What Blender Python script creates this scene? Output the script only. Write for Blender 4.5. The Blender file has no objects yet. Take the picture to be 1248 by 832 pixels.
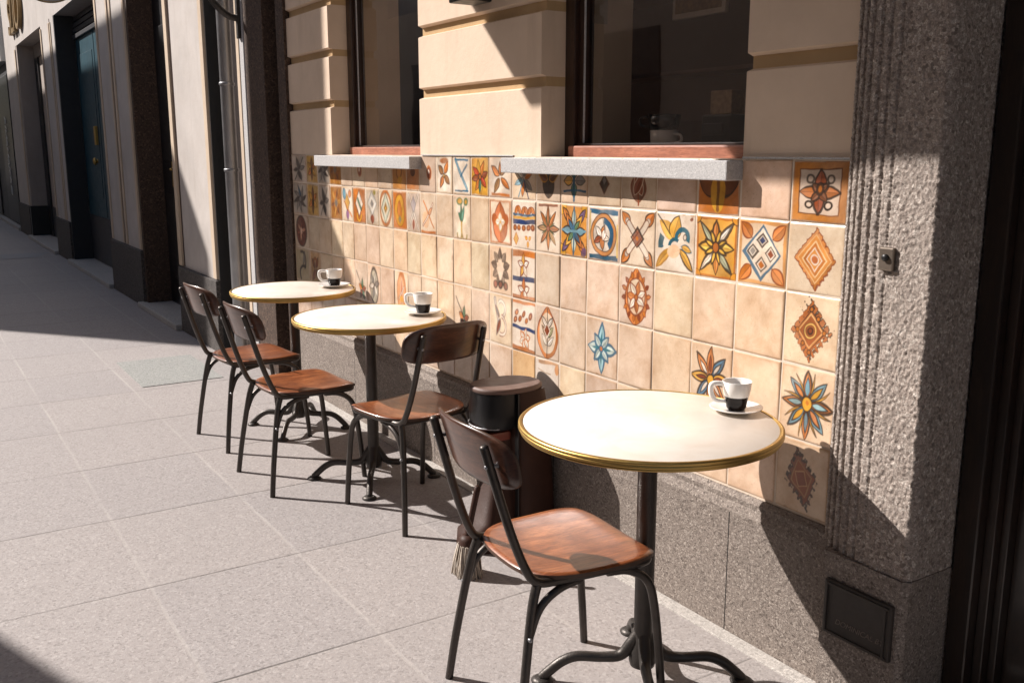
import bpy, bmesh, math, random
import numpy as np
from mathutils import Vector, Matrix
random.seed(7); RNG = np.random.RandomState(11)
SC = bpy.context.scene; C = SC.collection; R = math.radians

# ------------------------------------------------------------------ helpers
class MB:
    """collects shapes, then links them as ONE mesh object"""
    def __init__(s): s.v = []; s.f = []; s.m = []; s.sm = []
    def add(s, vs, fs, mi=0, smooth=False):
        o = len(s.v); s.v += [tuple(v) for v in vs]
        for f in fs: s.f.append(tuple(i + o for i in f)); s.m.append(mi); s.sm.append(smooth)
    def box(s, x0, x1, y0, y1, z0, z1, mi=0, b=0.0):
        if b <= 0:
            vs = [(x, y, z) for z in (z0, z1) for y in (y0, y1) for x in (x0, x1)]
            s.add(vs, [(0, 2, 3, 1), (4, 5, 7, 6), (0, 1, 5, 4), (2, 6, 7, 3), (0, 4, 6, 2), (1, 3, 7, 5)], mi); return
        bm = bmesh.new(); bmesh.ops.create_cube(bm, size=1)
        for v in bm.verts: v.co = ((x0 + x1) / 2 + v.co.x * (x1 - x0), (y0 + y1) / 2 + v.co.y * (y1 - y0), (z0 + z1) / 2 + v.co.z * (z1 - z0))
        bmesh.ops.bevel(bm, geom=bm.edges[:], offset=b, segments=2, affect='EDGES', profile=.6)
        bm.verts.index_update(); s.add([v.co for v in bm.verts], [[v.index for v in f.verts] for f in bm.faces], mi); bm.free()
    def prism(s, pts, y0, y1, mi=0):          # outline in (x, z), thickness along y
        n = len(pts); vs = [(p[0], y0, p[1]) for p in pts] + [(p[0], y1, p[1]) for p in pts]
        s.add(vs, [tuple(range(n)), tuple(range(2 * n - 1, n - 1, -1))] + [(i, i + n, (i + 1) % n + n, (i + 1) % n) for i in range(n)], mi)
    def xprof(s, prof, x0, x1, mi=0):         # outline in (y, z), extruded along x
        n = len(prof); vs = [(x0, p[0], p[1]) for p in prof] + [(x1, p[0], p[1]) for p in prof]
        s.add(vs, [tuple(range(n)), tuple(range(2 * n - 1, n - 1, -1))] + [(i, i + n, (i + 1) % n + n, (i + 1) % n) for i in range(n)], mi)
    def zprof(s, prof, z0, z1, mi=0):         # outline in (x, y), extruded along z
        n = len(prof); vs = [(p[0], p[1], z0) for p in prof] + [(p[0], p[1], z1) for p in prof]
        s.add(vs, [tuple(range(n)), tuple(range(2 * n - 1, n - 1, -1))] + [(i, i + n, (i + 1) % n + n, (i + 1) % n) for i in range(n)], mi)
    def lathe(s, prof, cx=0, cy=0, cz=0, n=48, mi=0, smooth=True, sx=1, sy=1):   # profile (r, z); mi may be a list per segment
        vs = []
        for r, z in prof:
            for k in range(n):
                a = 2 * math.pi * k / n; vs.append((cx + r * math.cos(a) * sx, cy + r * math.sin(a) * sy, cz + z))
        for i in range(len(prof) - 1):
            m = mi[i] if isinstance(mi, list) else mi
            fs = [(i * n + k, i * n + (k + 1) % n, (i + 1) * n + (k + 1) % n, (i + 1) * n + k) for k in range(n)]
            if i == 0: o = len(s.v); s.v += vs
            for f in fs: s.f.append(tuple(j + o for j in f)); s.m.append(m); s.sm.append(smooth)
        s.f.append(tuple(o + k for k in range(n))[::-1]); s.m.append(mi[0] if isinstance(mi, list) else mi); s.sm.append(False)
        e = o + (len(prof) - 1) * n
        s.f.append(tuple(e + k for k in range(n))); s.m.append(mi[-1] if isinstance(mi, list) else mi); s.sm.append(False)
    def tube(s, pts, r, n=12, sub=6, mi=0, flat=None):
        P = [Vector(p) for p in pts]; rr = r if isinstance(r, (list, tuple)) else [r] * len(P)
        Q = []; RR = []
        for i in range(len(P) - 1):
            p0 = P[max(i - 1, 0)]; p1 = P[i]; p2 = P[i + 1]; p3 = P[min(i + 2, len(P) - 1)]
            for k in range(sub):
                t = k / sub
                Q.append(0.5 * ((2 * p1) + (p2 - p0) * t + (2 * p0 - 5 * p1 + 4 * p2 - p3) * t * t + (3 * p1 - p0 - 3 * p2 + p3) * t ** 3))
                RR.append(rr[i] * (1 - t) + rr[i + 1] * t)
        Q.append(P[-1]); RR.append(rr[-1])
        # rounded ends
        d0 = (Q[0] - Q[1]).normalized(); d1 = (Q[-1] - Q[-2]).normalized()
        Q = [Q[0] + d0 * RR[0] * .45] + Q + [Q[-1] + d1 * RR[-1] * .45]; RR = [RR[0] * .6] + RR + [RR[-1] * .6]
        vs = []; up = None
        for i, q in enumerate(Q):
            t = (Q[min(i + 1, len(Q) - 1)] - Q[max(i - 1, 0)]).normalized()
            if up is None: up = t.orthogonal().normalized()
            up = (up - t * up.dot(t)).normalized(); w = t.cross(up)
            for k in range(n):
                a = 2 * math.pi * k / n; vs.append(q + (up * math.cos(a) + w * math.sin(a)) * RR[i])
        fs = [(i * n + k, i * n + (k + 1) % n, (i + 1) * n + (k + 1) % n, (i + 1) * n + k) for i in range(len(Q) - 1) for k in range(n)]
        fs += [tuple(range(n))[::-1], tuple((len(Q) - 1) * n + k for k in range(n))]
        s.add(vs, fs, mi, True)
    def build(s, name, mats, parent=None, loc=(0, 0, 0)):
        me = bpy.data.meshes.new(name); me.from_pydata(s.v, [], s.f)
        for m in (mats if isinstance(mats, (list, tuple)) else [mats]): me.materials.append(m)
        me.polygons.foreach_set('material_index', s.m); me.polygons.foreach_set('use_smooth', s.sm)
        bm = bmesh.new(); bm.from_mesh(me); bmesh.ops.recalc_face_normals(bm, faces=bm.faces[:]); bm.to_mesh(me); bm.free()
        me.update()
        o = bpy.data.objects.new(name, me); C.objects.link(o); o.location = loc
        if parent: o.parent = parent
        return o

def each(name, mat, parent, boxes, b=0.0, shift=0.0):
    """one part per box"""
    out = []
    for q in boxes:
        k = MB(); k.box(*q, b=b); o = k.build(name, mat, parent); o.location = (shift, 0, 0); out.append(o)
    return out
def tag(o, label=None, cat=None, group=None, kind=None):
    for k, v in (('label', label), ('category', cat), ('group', group), ('kind', kind)):
        if v: o[k] = v
    return o
def empty(name, loc=(0, 0, 0), rz=0):
    o = bpy.data.objects.new(name, None); C.objects.link(o); o.location = loc; o.rotation_euler.z = rz; o.empty_display_size = .1; return o
def copy_tree(o, parent=None):
    c = o.copy(); C.objects.link(c)
    if parent: c.parent = parent
    for ch in [k for k in SC.objects if k.parent == o]: copy_tree(ch, c)
    return c

# ------------------------------------------------------------------ materials
class NT:
    def __init__(s, name):
        s.mat = bpy.data.materials.new(name); s.mat.use_nodes = True; s.t = s.mat.node_tree; s.n = s.t.nodes
        s.b = s.n['Principled BSDF']; s.out = s.n['Material Output']
    def node(s, typ, **kw):
        n = s.n.new(typ)
        for k, v in kw.items():
            if k.startswith('i_'):
                key = k[2:]; key = int(key) if key.isdigit() else key
                n.inputs[key].default_value = v
            else: setattr(n, k, v)
        return n
    def link(s, a, b): s.t.links.new(a, b)
    def coords(s, scale=(1, 1, 1), rnd=False):
        tc = s.node('ShaderNodeTexCoord'); mp = s.node('ShaderNodeMapping'); mp.inputs['Scale'].default_value = scale
        s.link(tc.outputs['Object'], mp.inputs['Vector'])
        if rnd:
            oi = s.node('ShaderNodeObjectInfo'); m = s.node('ShaderNodeVectorMath', operation='SCALE'); m.inputs['Scale'].default_value = 40
            cx = s.node('ShaderNodeCombineXYZ'); [s.link(oi.outputs['Random'], cx.inputs[i]) for i in range(3)]
            s.link(cx.outputs[0], m.inputs[0]); s.link(m.outputs[0], mp.inputs['Location'])
        return mp.outputs[0]
    def noise(s, vec, scale, detail=4, rough=.55, dist=0):
        n = s.node('ShaderNodeTexNoise'); n.inputs['Scale'].default_value = scale; n.inputs['Detail'].default_value = detail
        n.inputs['Roughness'].default_value = rough; n.inputs['Distortion'].default_value = dist; s.link(vec, n.inputs['Vector']); return n.outputs['Fac']
    def ramp(s, fac, stops):
        r = s.node('ShaderNodeValToRGB'); e = r.color_ramp.elements
        while len(e) < len(stops): e.new(.5)
        for i, (p, c) in enumerate(stops): e[i].position = p; e[i].color = (c if len(c) == 4 else (*c, 1)) if not isinstance(c, (int, float)) else (c, c, c, 1)
        s.link(fac, r.inputs[0]); return r.outputs[0]
    def mix(s, fac, a, b, mode='MIX'):
        m = s.node('ShaderNodeMix', data_type='RGBA', blend_type=mode)
        for inp, v in ((m.inputs[0], fac), (m.inputs[6], a), (m.inputs[7], b)):
            if isinstance(v, (int, float)): inp.default_value = v
            elif isinstance(v, tuple): inp.default_value = (*v, 1)
            else: s.link(v, inp)
        return m.outputs[2]
    def math(s, op, a, b=None, c=None):
        m = s.node('ShaderNodeMath', operation=op)
        for i, v in enumerate((a, b, c)):
            if v is None: continue
            if isinstance(v, (int, float)): m.inputs[i].default_value = v
            else: s.link(v, m.inputs[i])
        return m.outputs[0]
    def bump(s, h, strength, dist=.01, prev=None):
        b = s.node('ShaderNodeBump'); b.inputs['Strength'].default_value = strength; b.inputs['Distance'].default_value = dist
        s.link(h, b.inputs['Height'])
        if prev: s.link(prev, b.inputs['Normal'])
        return b.outputs[0]
    def fin(s, col=None, rough=None, nrm=None, metal=None, spec=None, coat=None):
        if col is not None: s.b.inputs['Base Color'].default_value = (*col, 1) if isinstance(col, tuple) else s.b.inputs['Base Color'].default_value
        if col is not None and not isinstance(col, tuple): s.link(col, s.b.inputs['Base Color'])
        if rough is not None:
            if isinstance(rough, (int, float)): s.b.inputs['Roughness'].default_value = rough
            else: s.link(rough, s.b.inputs['Roughness'])
        if nrm is not None: s.link(nrm, s.b.inputs['Normal'])
        if metal is not None: s.b.inputs['Metallic'].default_value = metal
        if spec is not None: s.b.inputs['Specular IOR Level'].default_value = spec
        if coat is not None: s.b.inputs['Coat Weight'].default_value = coat; s.b.inputs['Coat Roughness'].default_value = .12
        return s.mat

def m_plain(name, c, rough=.5, metal=0, var=.25, scale=8, bump=.1, bscale=120, spec=.5, coat=None, rnd=False):
    t = NT(name); v = t.coords(rnd=rnd); n = t.noise(v, scale, 5)
    col = t.mix(n, tuple(x * (1 - var) for x in c), tuple(min(1, x * (1 + var)) for x in c))
    b = t.bump(t.noise(v, bscale, 3), bump, .002)
    rg = t.math('MULTIPLY_ADD', t.noise(v, scale * 3, 4), .25, rough - .12)
    return t.fin(col, rg, b, metal, spec, coat)

def m_plaster(name, c, dirt=.35):
    t = NT(name); v = t.coords()
    big = t.noise(v, 1.7, 6, .62, .4); mid = t.noise(v, 9, 6, .65); fine = t.noise(v, 160, 3, .6)
    vs = t.coords((3.5, 3.5, .5)); streak = t.noise(vs, 2.2, 5, .6)
    col = t.mix(t.ramp(big, [(.3, 0), (.7, 1)]), tuple(x * .86 for x in c), tuple(min(1, x * 1.06) for x in c))
    col = t.mix(t.ramp(mid, [(.35, .0), (.75, .22)]), col, tuple((c[0] * .74, c[1] * .68, c[2] * .6)))
    col = t.mix(t.ramp(streak, [(.55, 0), (.8, dirt)]), col, (c[0] * .55, c[1] * .5, c[2] * .44))
    b = t.bump(t.noise(v, 34, 6, .6), .25, .006); b = t.bump(fine, .3, .0015, b)
    return t.fin(col, .85, b, spec=.25)

def m_granite(name, dark, light, mid, scale=260, bump=.4, bdist=.003, big=.5, rough=.75, carve=False):
    t = NT(name); v = t.coords()
    vo = t.node('ShaderNodeTexVoronoi'); vo.inputs['Scale'].default_value = scale * .55; t.link(v, vo.inputs['Vector'])
    sp = t.node('ShaderNodeSeparateColor'); t.link(vo.outputs['Color'], sp.inputs[0])
    f = t.ramp(sp.outputs[0], [(.0, dark), (.28, mid), (.72, mid), (1, light)])
    n2 = t.noise(v, scale, 3, .7); f = t.mix(t.ramp(n2, [(.38, .75), (.6, 0)]), f, dark)
    lg = t.noise(v, 3.1, 6, .65, .3)
    f = t.mix(t.ramp(lg, [(.35, 0), (.72, big)]), f, tuple(x * .62 for x in mid))
    if carve:
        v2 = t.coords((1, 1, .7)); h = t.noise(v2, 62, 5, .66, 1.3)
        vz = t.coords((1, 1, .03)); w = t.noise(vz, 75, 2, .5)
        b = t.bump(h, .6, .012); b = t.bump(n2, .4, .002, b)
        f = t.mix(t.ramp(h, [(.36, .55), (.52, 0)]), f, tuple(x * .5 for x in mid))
    else:
        b = t.bump(t.noise(v, 150, 5, .7), bump, bdist * 2); b = t.bump(sp.outputs[1], bump * .5, bdist * .3, b)
    return t.fin(f, rough, b, spec=.35)

def m_wood(name, c1, c2, c3, rough=.32, coat=.35, axis='x', scale=1.0):
    t = NT(name)
    sc = {'x': (1.1, 9, 9), 'y': (9, 1.1, 9), 'z': (9, 9, 1.1)}[axis]
    v = t.coords(tuple(x * scale for x in sc), rnd=True)
    g = t.noise(v, 2.6, 7, .62, 1.1); fine = t.noise(v, 30, 4, .7, .3)
    vb = t.coords(rnd=True); bl = t.noise(vb, 5.5, 4, .6, .6)
    col = t.ramp(g, [(.28, c1), (.5, c2), (.72, c3)])
    col = t.mix(t.ramp(bl, [(.42, 0), (.7, .7)]), col, c1)
    col = t.mix(t.ramp(fine, [(.4, .45), (.58, 0)]), col, tuple(x * .45 for x in c1))
    b = t.bump(fine, .15, .001)
    return t.fin(col, t.math('MULTIPLY_ADD', bl, .3, rough - .1), b, spec=.5, coat=coat)

def m_glass(name, tint=(.62, .58, .55)):
    t = NT(name); t.n.remove(t.b)
    tr = t.node('ShaderNodeBsdfTransparent'); tr.inputs[0].default_value = (*tint, 1)
    gl = t.node('ShaderNodeBsdfGlossy'); gl.inputs['Roughness'].default_value = .02; gl.inputs[0].default_value = (.9, .92, .95, 1)
    fr = t.node('ShaderNodeFresnel'); fr.inputs[0].default_value = 1.5
    v = t.coords(); b = t.bump(t.noise(v, 2.2, 2), .05, .01); t.link(b, gl.inputs['Normal'])
    ge = t.node('ShaderNodeNewGeometry'); f = t.math('MULTIPLY', t.math('MULTIPLY_ADD', fr.outputs[0], 1.5, .01), t.math('SUBTRACT', 1.0, ge.outputs['Backfacing']))
    m = t.node('ShaderNodeMixShader'); t.link(f, m.inputs[0]); t.link(tr.outputs[0], m.inputs[1]); t.link(gl.outputs[0], m.inputs[2])
    t.link(m.outputs[0], t.out.inputs[0]); return t.mat

def m_pavement():
    t = NT('pavement_stone'); v = t.coords(); sep = t.node('ShaderNodeSeparateXYZ'); t.link(v, sep.inputs[0])
    wob = t.noise(v, 2.5, 3); wob2 = t.math('MULTIPLY_ADD', wob, .016, -.008)
    X = t.math('ADD', sep.outputs[0], wob2); Y = t.math('ADD', sep.outputs[1], wob2)
    px, py = .735, .537
    fx = t.math('DIVIDE', t.math('ADD', X, 3.30 + 14.7 * 5), px); fy = t.math('DIVIDE', t.math('ADD', Y, 1.505 + 5.37 * 5), py)
    dx = t.math('MULTIPLY', t.math('SUBTRACT', .5, t.math('ABSOLUTE', t.math('SUBTRACT', t.math('FRACT', fx), .5))), px)
    dy = t.math('MULTIPLY', t.math('SUBTRACT', .5, t.math('ABSOLUTE', t.math('SUBTRACT', t.math('FRACT', fy), .5))), py)
    cell = t.node('ShaderNodeCombineXYZ'); t.link(t.math('FLOOR', fx), cell.inputs[0]); t.link(t.math('FLOOR', fy), cell.inputs[1])
    wn = t.node('ShaderNodeTexWhiteNoise', noise_dimensions='3D'); t.link(cell.outputs[0], wn.inputs[0])
    vo = t.node('ShaderNodeTexVoronoi'); vo.inputs['Scale'].default_value = 125; t.link(v, vo.inputs['Vector'])
    sp = t.node('ShaderNodeSeparateColor'); t.link(vo.outputs['Color'], sp.inputs[0])
    base = (.265, .245, .232)
    col = t.ramp(sp.outputs[0], [(0, (.24, .221, .214)), (.22, (.335, .308, .300)), (.75, (.36, .333, .325)), (1, (.44, .412, .402))])
    n2 = t.noise(v, 210, 3, .7); col = t.mix(t.ramp(n2, [(.4, .32), (.55, 0)]), col, (.225, .207, .20))
    n3 = t.noise(v, 20, 6, .7); col = t.mix(t.ramp(n3, [(.35, .25), (.65, 0)]), col, (.28, .255, .246))
    big = t.noise(v, .9, 6, .6, .4)
    col = t.mix(t.ramp(big, [(.38, .0), (.7, .35)]), col, (.295, .272, .264))
    tint = t.mix(wn.outputs['Value'], (.965, .965, .97), (1.03, 1.02, 1.01)); col = t.mix(1.0, col, tint, 'MULTIPLY')
    gaps = t.noise(v, 1.3, 3)
    jl = t.math('MULTIPLY', t.ramp(dy, [(.003, 1), (.009, 0)]), t.ramp(gaps, [(.35, .05), (.62, .5)]))
    jd = t.math('MULTIPLY', t.ramp(dx, [(.0016, 1), (.0055, 0)]), t.ramp(gaps, [(.38, .95), (.62, .35)]))
    col = t.mix(jl, col, (.455, .425, .40)); col = t.mix(jd, col, (.12, .11, .10))
    stn = t.noise(v, 3.3, 5, .75, 1.2); col = t.mix(t.ramp(stn, [(.64, 0), (.72, .2)]), col, (.24, .215, .20))
    gv = t.node('ShaderNodeTexVoronoi'); gv.inputs['Scale'].default_value = 2.6; t.link(v, gv.inputs['Vector']); gsp = t.node('ShaderNodeSeparateColor'); t.link(gv.outputs['Color'], gsp.inputs[0])
    gum = t.math('MULTIPLY', t.ramp(t.math('ADD', gv.outputs['Distance'], t.math('MULTIPLY', n3, .03)), [(.03, .55), (.05, 0)]), t.ramp(gsp.outputs[0], [(.55, 0), (.6, 1)])); col = t.mix(gum, col, (.17, .155, .145))
    # darker close to the wall
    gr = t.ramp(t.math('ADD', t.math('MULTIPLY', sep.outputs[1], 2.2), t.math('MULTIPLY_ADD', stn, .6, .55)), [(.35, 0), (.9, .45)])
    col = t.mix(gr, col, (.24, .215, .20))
    h = t.math('SUBTRACT', t.math('MULTIPLY', t.math('ADD', sp.outputs[1], n2), .35), t.math('ADD', t.math('MULTIPLY', jd, 1.8), t.math('MULTIPLY', jl, .5)))
    b = t.bump(t.noise(v, 6, 5), .15, .01); b = t.bump(h, .7, .003, b)
    return t.fin(col, t.math('MULTIPLY_ADD', n3, .2, .58), b, spec=.4)

def m_attr(name, rough=.33):
    t = NT(name); a = t.node('ShaderNodeAttribute', attribute_name='paint'); v = t.coords()
    mot = t.noise(v, 22, 6, .7); grim = t.noise(v, 7, 6, .7, .5); pit = t.noise(v, 230, 2, .5)
    col = t.mix(t.ramp(mot, [(.34, .5), (.64, 0)]), a.outputs['Color'], t.mix(1.0, a.outputs['Color'], (.78, .68, .58), 'MULTIPLY'))
    col = t.mix(t.ramp(grim, [(.48, 0), (.72, .7)]), col, t.mix(1.0, col, (.72, .60, .49), 'MULTIPLY'))
    col = t.mix(t.ramp(pit, [(.67, 0), (.74, .6)]), col, (.2, .13, .08))
    b = t.bump(t.noise(v, 28, 4), .25, .004); b = t.bump(mot, .2, .002, b)
    return t.fin(col, t.math('MULTIPLY_ADD', grim, .35, rough - .18), b, spec=.45, coat=.10)

def m_marble():
    t = NT('cream_marble'); v = t.coords(rnd=True); a = t.noise(v, 7, 7, .65, 1.2); b2 = t.noise(v, 28, 5, .6)
    col = t.ramp(a, [(.3, (.73, .65, .56)), (.5, (.78, .71, .63)), (.7, (.81, .75, .68))])
    col = t.mix(t.ramp(b2, [(.6, 0), (.75, .2)]), col, (.70, .61, .53))
    return t.fin(col, t.math('MULTIPLY_ADD', b2, .15, .26), t.bump(b2, .05, .001), spec=.45)

CREAM = (.675, .54, .405)
M = dict(
    plaster=m_plaster('ochre_plaster', (.70, .552, .425)), groove=m_plaster('shaded_groove', (.50, .34, .18)),  # groove plaster is darkened to hold the recess shade
    plaster_in=m_plaster('inner_plaster', (.80, .68, .55), .1), neighbour=m_plaster('grey_cream_plaster', (.50, .46, .43)),
    neighbour_b=m_plaster('beige_plaster', (.36, .31, .275)), edge=m_plaster('warm_edge', (.56, .45, .34)),
    granite=m_granite('plinth_granite', (.10, .08, .068), (.52, .455, .40), (.295, .248, .215), 300, .7, .0025, .45),
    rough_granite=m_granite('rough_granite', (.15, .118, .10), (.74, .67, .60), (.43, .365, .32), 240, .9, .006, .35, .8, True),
    brown_granite=m_granite('brown_granite', (.03, .018, .012), (.20, .13, .09), (.10, .062, .044), 130, .9),
    dark_granite=m_granite('dark_granite', (.03, .026, .024), (.19, .17, .155), (.095, .083, .077), 150, .5),
    sill=m_granite('sill_granite', (.36, .352, .35), (.62, .61, .60), (.50, .49, .485), 420, .4, .002, .2),
    step=m_granite('step_stone', (.30, .28, .26), (.66, .62, .58), (.52, .49, .455), 240, .4),
    frame=m_wood('window_wood', (.022, .010, .006), (.045, .018, .010), (.07, .028, .015), .35, .2, 'z'),
    redwood=m_wood('red_sill_wood', (.27, .095, .055), (.42, .165, .10), (.55, .24, .16), .4, .2, 'x'),
    seat=m_wood('plywood', (.12, .033, .013), (.30, .093, .034), (.50, .185, .07), .30, .4, 'y'),
    back=m_wood('plywood_back', (.035, .012, .007), (.085, .031, .016), (.16, .065, .035), .30, .4, 'x'),
    ply=m_plain('ply_edge', (.06, .028, .015), .5),
    steel=m_plain('black_steel', (.075, .066, .060), .40, .75, .45, 14, .3, 220, spec=.4, rnd=True),
    iron=m_plain('cast_iron', (.070, .063, .058), .46, .7, .45, 12, .5, 110, spec=.4),
    brass=m_plain('brass', (.50, .33, .11), .42, 1.0, .2, 10, .12, 200), dbrass=m_plain('old_brass', (.45, .27, .08), .4, 1.0),
    marble=m_marble(), ceramic=m_plain('white_ceramic', (.82, .80, .77), .18, 0, .03, 5, .02, 50, coat=.5),
    coffee=m_plain('coffee_glaze', (.008, .004, .003), .22, 0, .2, 5, .02, spec=.25), black=m_plain('black_paint', (.008, .008, .009), .4),
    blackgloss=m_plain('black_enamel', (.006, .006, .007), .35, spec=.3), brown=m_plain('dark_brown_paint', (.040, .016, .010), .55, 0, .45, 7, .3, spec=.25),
    lid=m_plain('worn_brown_lid', (.12, .07, .055), .55, 0, .3, 9, .3), red=m_plain('red_brown_paint', (.17, .035, .02), .4, 0, .3),
    teal=m_plain('teal_paint', (.016, .060, .082), .42, 0, .3, 4, .2), kick=m_plain('grey_kick', (.03, .031, .036), .5),
    reveal=m_plain('dark_reveal', (.017, .018, .021), .6), zinc=m_plain('zinc_pipe', (.30, .30, .31), .42, .75, .3, 9, .3, 60),
    door=m_wood('dark_door_wood', (.010, .006, .005), (.022, .012, .008), (.035, .018, .012), .3, .3, 'z'),
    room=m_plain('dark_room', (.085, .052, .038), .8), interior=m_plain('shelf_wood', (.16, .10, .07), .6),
    mug=m_plain('dark_mug_glaze', (.02, .024, .028), .12, coat=.6), white=m_plain('white_enamel', (.70, .69, .66), .45), gold=m_plain('gold_letters', (.33, .22, .10), .4, .4),
    opp=m_plaster('opposite_plaster', (.60, .54, .48)), oppdark=m_plain('opposite_windows', (.03, .03, .035), .3),
    cloth=m_plain('shade_panel_cloth', (.25, .08, .06), .9), paper=m_plain('paper', (.5, .47, .42), .9, 0, .15, 60), picture=m_plain('picture_print', (.22, .15, .09), .6, 0, .8, 60),
    straw=m_plain('pale_bristle', (.42, .36, .30), .9, 0, .4, 60), grout=m_plain('grout', (.62, .52, .42), .9, 0, .2, 30, .5, 150),
    plaque=m_plain('dark_plaque', (.040, .032, .027), .6, .0, .3, 20, .4, 80), plaquetxt=m_plain('worn_plaque_text', (.14, .11, .09), .5),
    glass=m_glass('window_glass', (.90, .87, .84)), glass2=m_glass('window_glass_clear', (.75, .72, .70)), tile=m_attr('painted_tile'),
    pave=m_pavement(), patch=m_granite('patch_stone', (.20, .205, .195), (.44, .44, .42), (.34, .345, .33), 220, .4, .002, .2),
    paint=m_plain('worn_road_paint', (.30, .30, .31), .8, 0, .2, 40))

# ------------------------------------------------------------------ tile painter (paints the glaze as a colour attribute)
OR = (.48, .155, .025); RU = (.22, .052, .017); YE = (.60, .31, .035); BL = (.03, .12, .21); NV = (.015, .035, .12); GR = (.05, .16, .09)
WH = (.72, .63, .53); DK = (.035, .022, .016); GY = (.22, .195, .175); LB = (.15, .29, .36); BR = (.16, .06, .025); CR = CREAM
class Tile:
    def __init__(s, xs, ys, seed, bg=CREAM):
        r = np.random.RandomState(seed); s.r = r
        S, T = np.meshgrid(xs, ys); s.S0, s.T0 = S, T
        def nz(k): 
            a = np.zeros_like(S)
            for f in (1.5, 3.1, 6.3, 11., 17.): a += r.uniform(.5, 1) / f * np.sin(f * (S * r.uniform(-1, 1) + T * r.uniform(-1, 1)) * 2.2 + r.uniform(0, 6))
            return a * k
        s.S = S + nz(.045); s.T = T + nz(.045)
        s.nz = nz; s.img = np.empty(S.shape + (3,)); k = r.uniform(.90, 1.08)
        s.img[:] = np.array(bg) * k * (1 + r.uniform(-.03, .03, 3))
        s.img *= (1 + nz(.10))[..., None]
        s.soft = max(.026, 1.3 * (xs[1] - xs[0]) if len(xs) > 20 else .05)
    def paint(s, sd, col, line=None, lw=.03, a=1.0):
        al = np.clip(.5 - sd / s.soft, 0, 1)[..., None] * a * np.clip(.93 + s.nz(.16), .55, 1)[..., None]
        shade = (1 + s.nz(.34))[..., None]
        s.img = s.img * (1 - al) + np.clip(np.array(col) * shade, 0, 1) * al
        if line is not None:
            al = np.clip(.5 - (np.abs(sd) - lw * (1 + s.nz(.6))) / s.soft, 0, 1)[..., None] * .9
            s.img = s.img * (1 - al) + np.array(line) * al
        return s
    def rot(s, cx, cy, a):
        c, n = math.cos(a), math.sin(a); X = s.S - cx; Y = s.T - cy; return X * c + Y * n, -X * n + Y * c
    def ell(s, cx, cy, rx, ry, col, line=None, lw=.03, a=0, al=1):
        u, v = s.rot(cx, cy, a); return s.paint((np.sqrt((u / rx) ** 2 + (v / ry) ** 2) - 1) * min(rx, ry), col, line, lw, al)
    def ring(s, cx, cy, rx, ry, w, col, line=None, lw=.02):
        d = np.abs((np.sqrt(((s.S - cx) / rx) ** 2 + ((s.T - cy) / ry) ** 2) - 1) * min(rx, ry)) - w; return s.paint(d, col, line, lw)
    def dia(s, cx, cy, rx, ry, col, line=None, lw=.03, a=0):
        u, v = s.rot(cx, cy, a); return s.paint((np.abs(u) / rx + np.abs(v) / ry - 1) * min(rx, ry) * .75, col, line, lw)
    def box(s, cx, cy, rx, ry, col, line=None, lw=.03, a=0):
        u, v = s.rot(cx, cy, a); return s.paint(np.maximum(np.abs(u) - rx, np.abs(v) - ry), col, line, lw)
    def frame(s, r0, r1, col):
        d = np.maximum(np.abs(s.S), np.abs(s.T)); return s.paint(np.maximum(d - r1, r0 - d), col)
    def seg(s, x0, y0, x1, y1, w, col, line=None, lw=.02, taper=0):
        px, py = s.S - x0, s.T - y0; bx, by = x1 - x0, y1 - y0; h = np.clip((px * bx + py * by) / (bx * bx + by * by), 0, 1)
        return s.paint(np.hypot(px - bx * h, py - by * h) - w * (1 - taper * h), col, line, lw)
    def petal(s, ang, r0, r1, w, col, line=None, lw=.025, cx=0, cy=0, bend=0):
        u, v = s.rot(cx, cy, ang); q = np.clip((u - r0) / (r1 - r0), 0, 1); v = v - bend * q * q
        prof = w * np.sin(np.pi * q ** .8) ** .8; d = np.abs(v) - prof; d = np.maximum(d, np.maximum(r0 - u, u - r1)); s.paint(d, col, line, lw)
        if w > .09:
            s.paint(np.maximum(d + .045, -v), tuple(min(1, x * 1.5 + .06) for x in col), a=.55)
            s.paint(np.maximum(d + .05, np.abs(v) - .012), DK, a=.6)
        return s
    def petals(s, n, r0, r1, w, cols, line=DK, off=0, lw=.025, bend=0, cx=0, cy=0):
        for k in range(n): s.petal(off + 2 * math.pi * k / n, r0, r1, w, cols[k % len(cols)], line, lw, cx, cy, bend)
        return s
    def arc(s, cx, cy, r, w, a0, a1, col, line=None):
        X, Y = s.S - cx, s.T - cy; d = np.abs(np.hypot(X, Y) - r) - w; ang = np.mod(np.arctan2(Y, X) - a0, 2 * np.pi); d = np.where(ang < (a1 - a0), d, 9)
        return s.paint(d, col, line, .02)
H = math.pi / 2
def corners(t, col, r=.33):
    for a in (-1, 1):
        for b in (-1, 1): t.ell(a * .98, b * .98, r, r, col, DK, .015)
def mo_star(t): t.frame(.72, .97, (.50, .2, .04)); t.frame(.71, .75, BR); t.petals(4, .0, .72, .2, [RU, (.36, .12, .03)], DK, H, .05); t.petals(4, .0, .4, .12, [BR], DK, H / 2, .04); [t.ring(a * .36, b * .42, .12, .12, .035, DK) for a in (-1, 1) for b in (-1, 1)]; t.ell(0, .1, .11, .16, OR, DK, .03)
def mo_orange_wings(t): t.box(0, 0, .95, .95, OR); t.ell(-.6, .2, .3, .6, BR, DK, a=.5); t.ell(.6, .2, .3, .6, BR, DK, a=-.5); t.ell(0, -.2, .35, .7, YE); t.seg(0, .9, 0, -.8, .07, BR)
def mo_heart(t): t.petal(H, -.75, .6, .42, BR, RU, .03); t.petal(H + .45, -.5, .6, .2, RU, CR); t.petal(H - .45, -.5, .6, .2, RU, CR); t.seg(0, -.4, 0, -.85, .04, RU)
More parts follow.
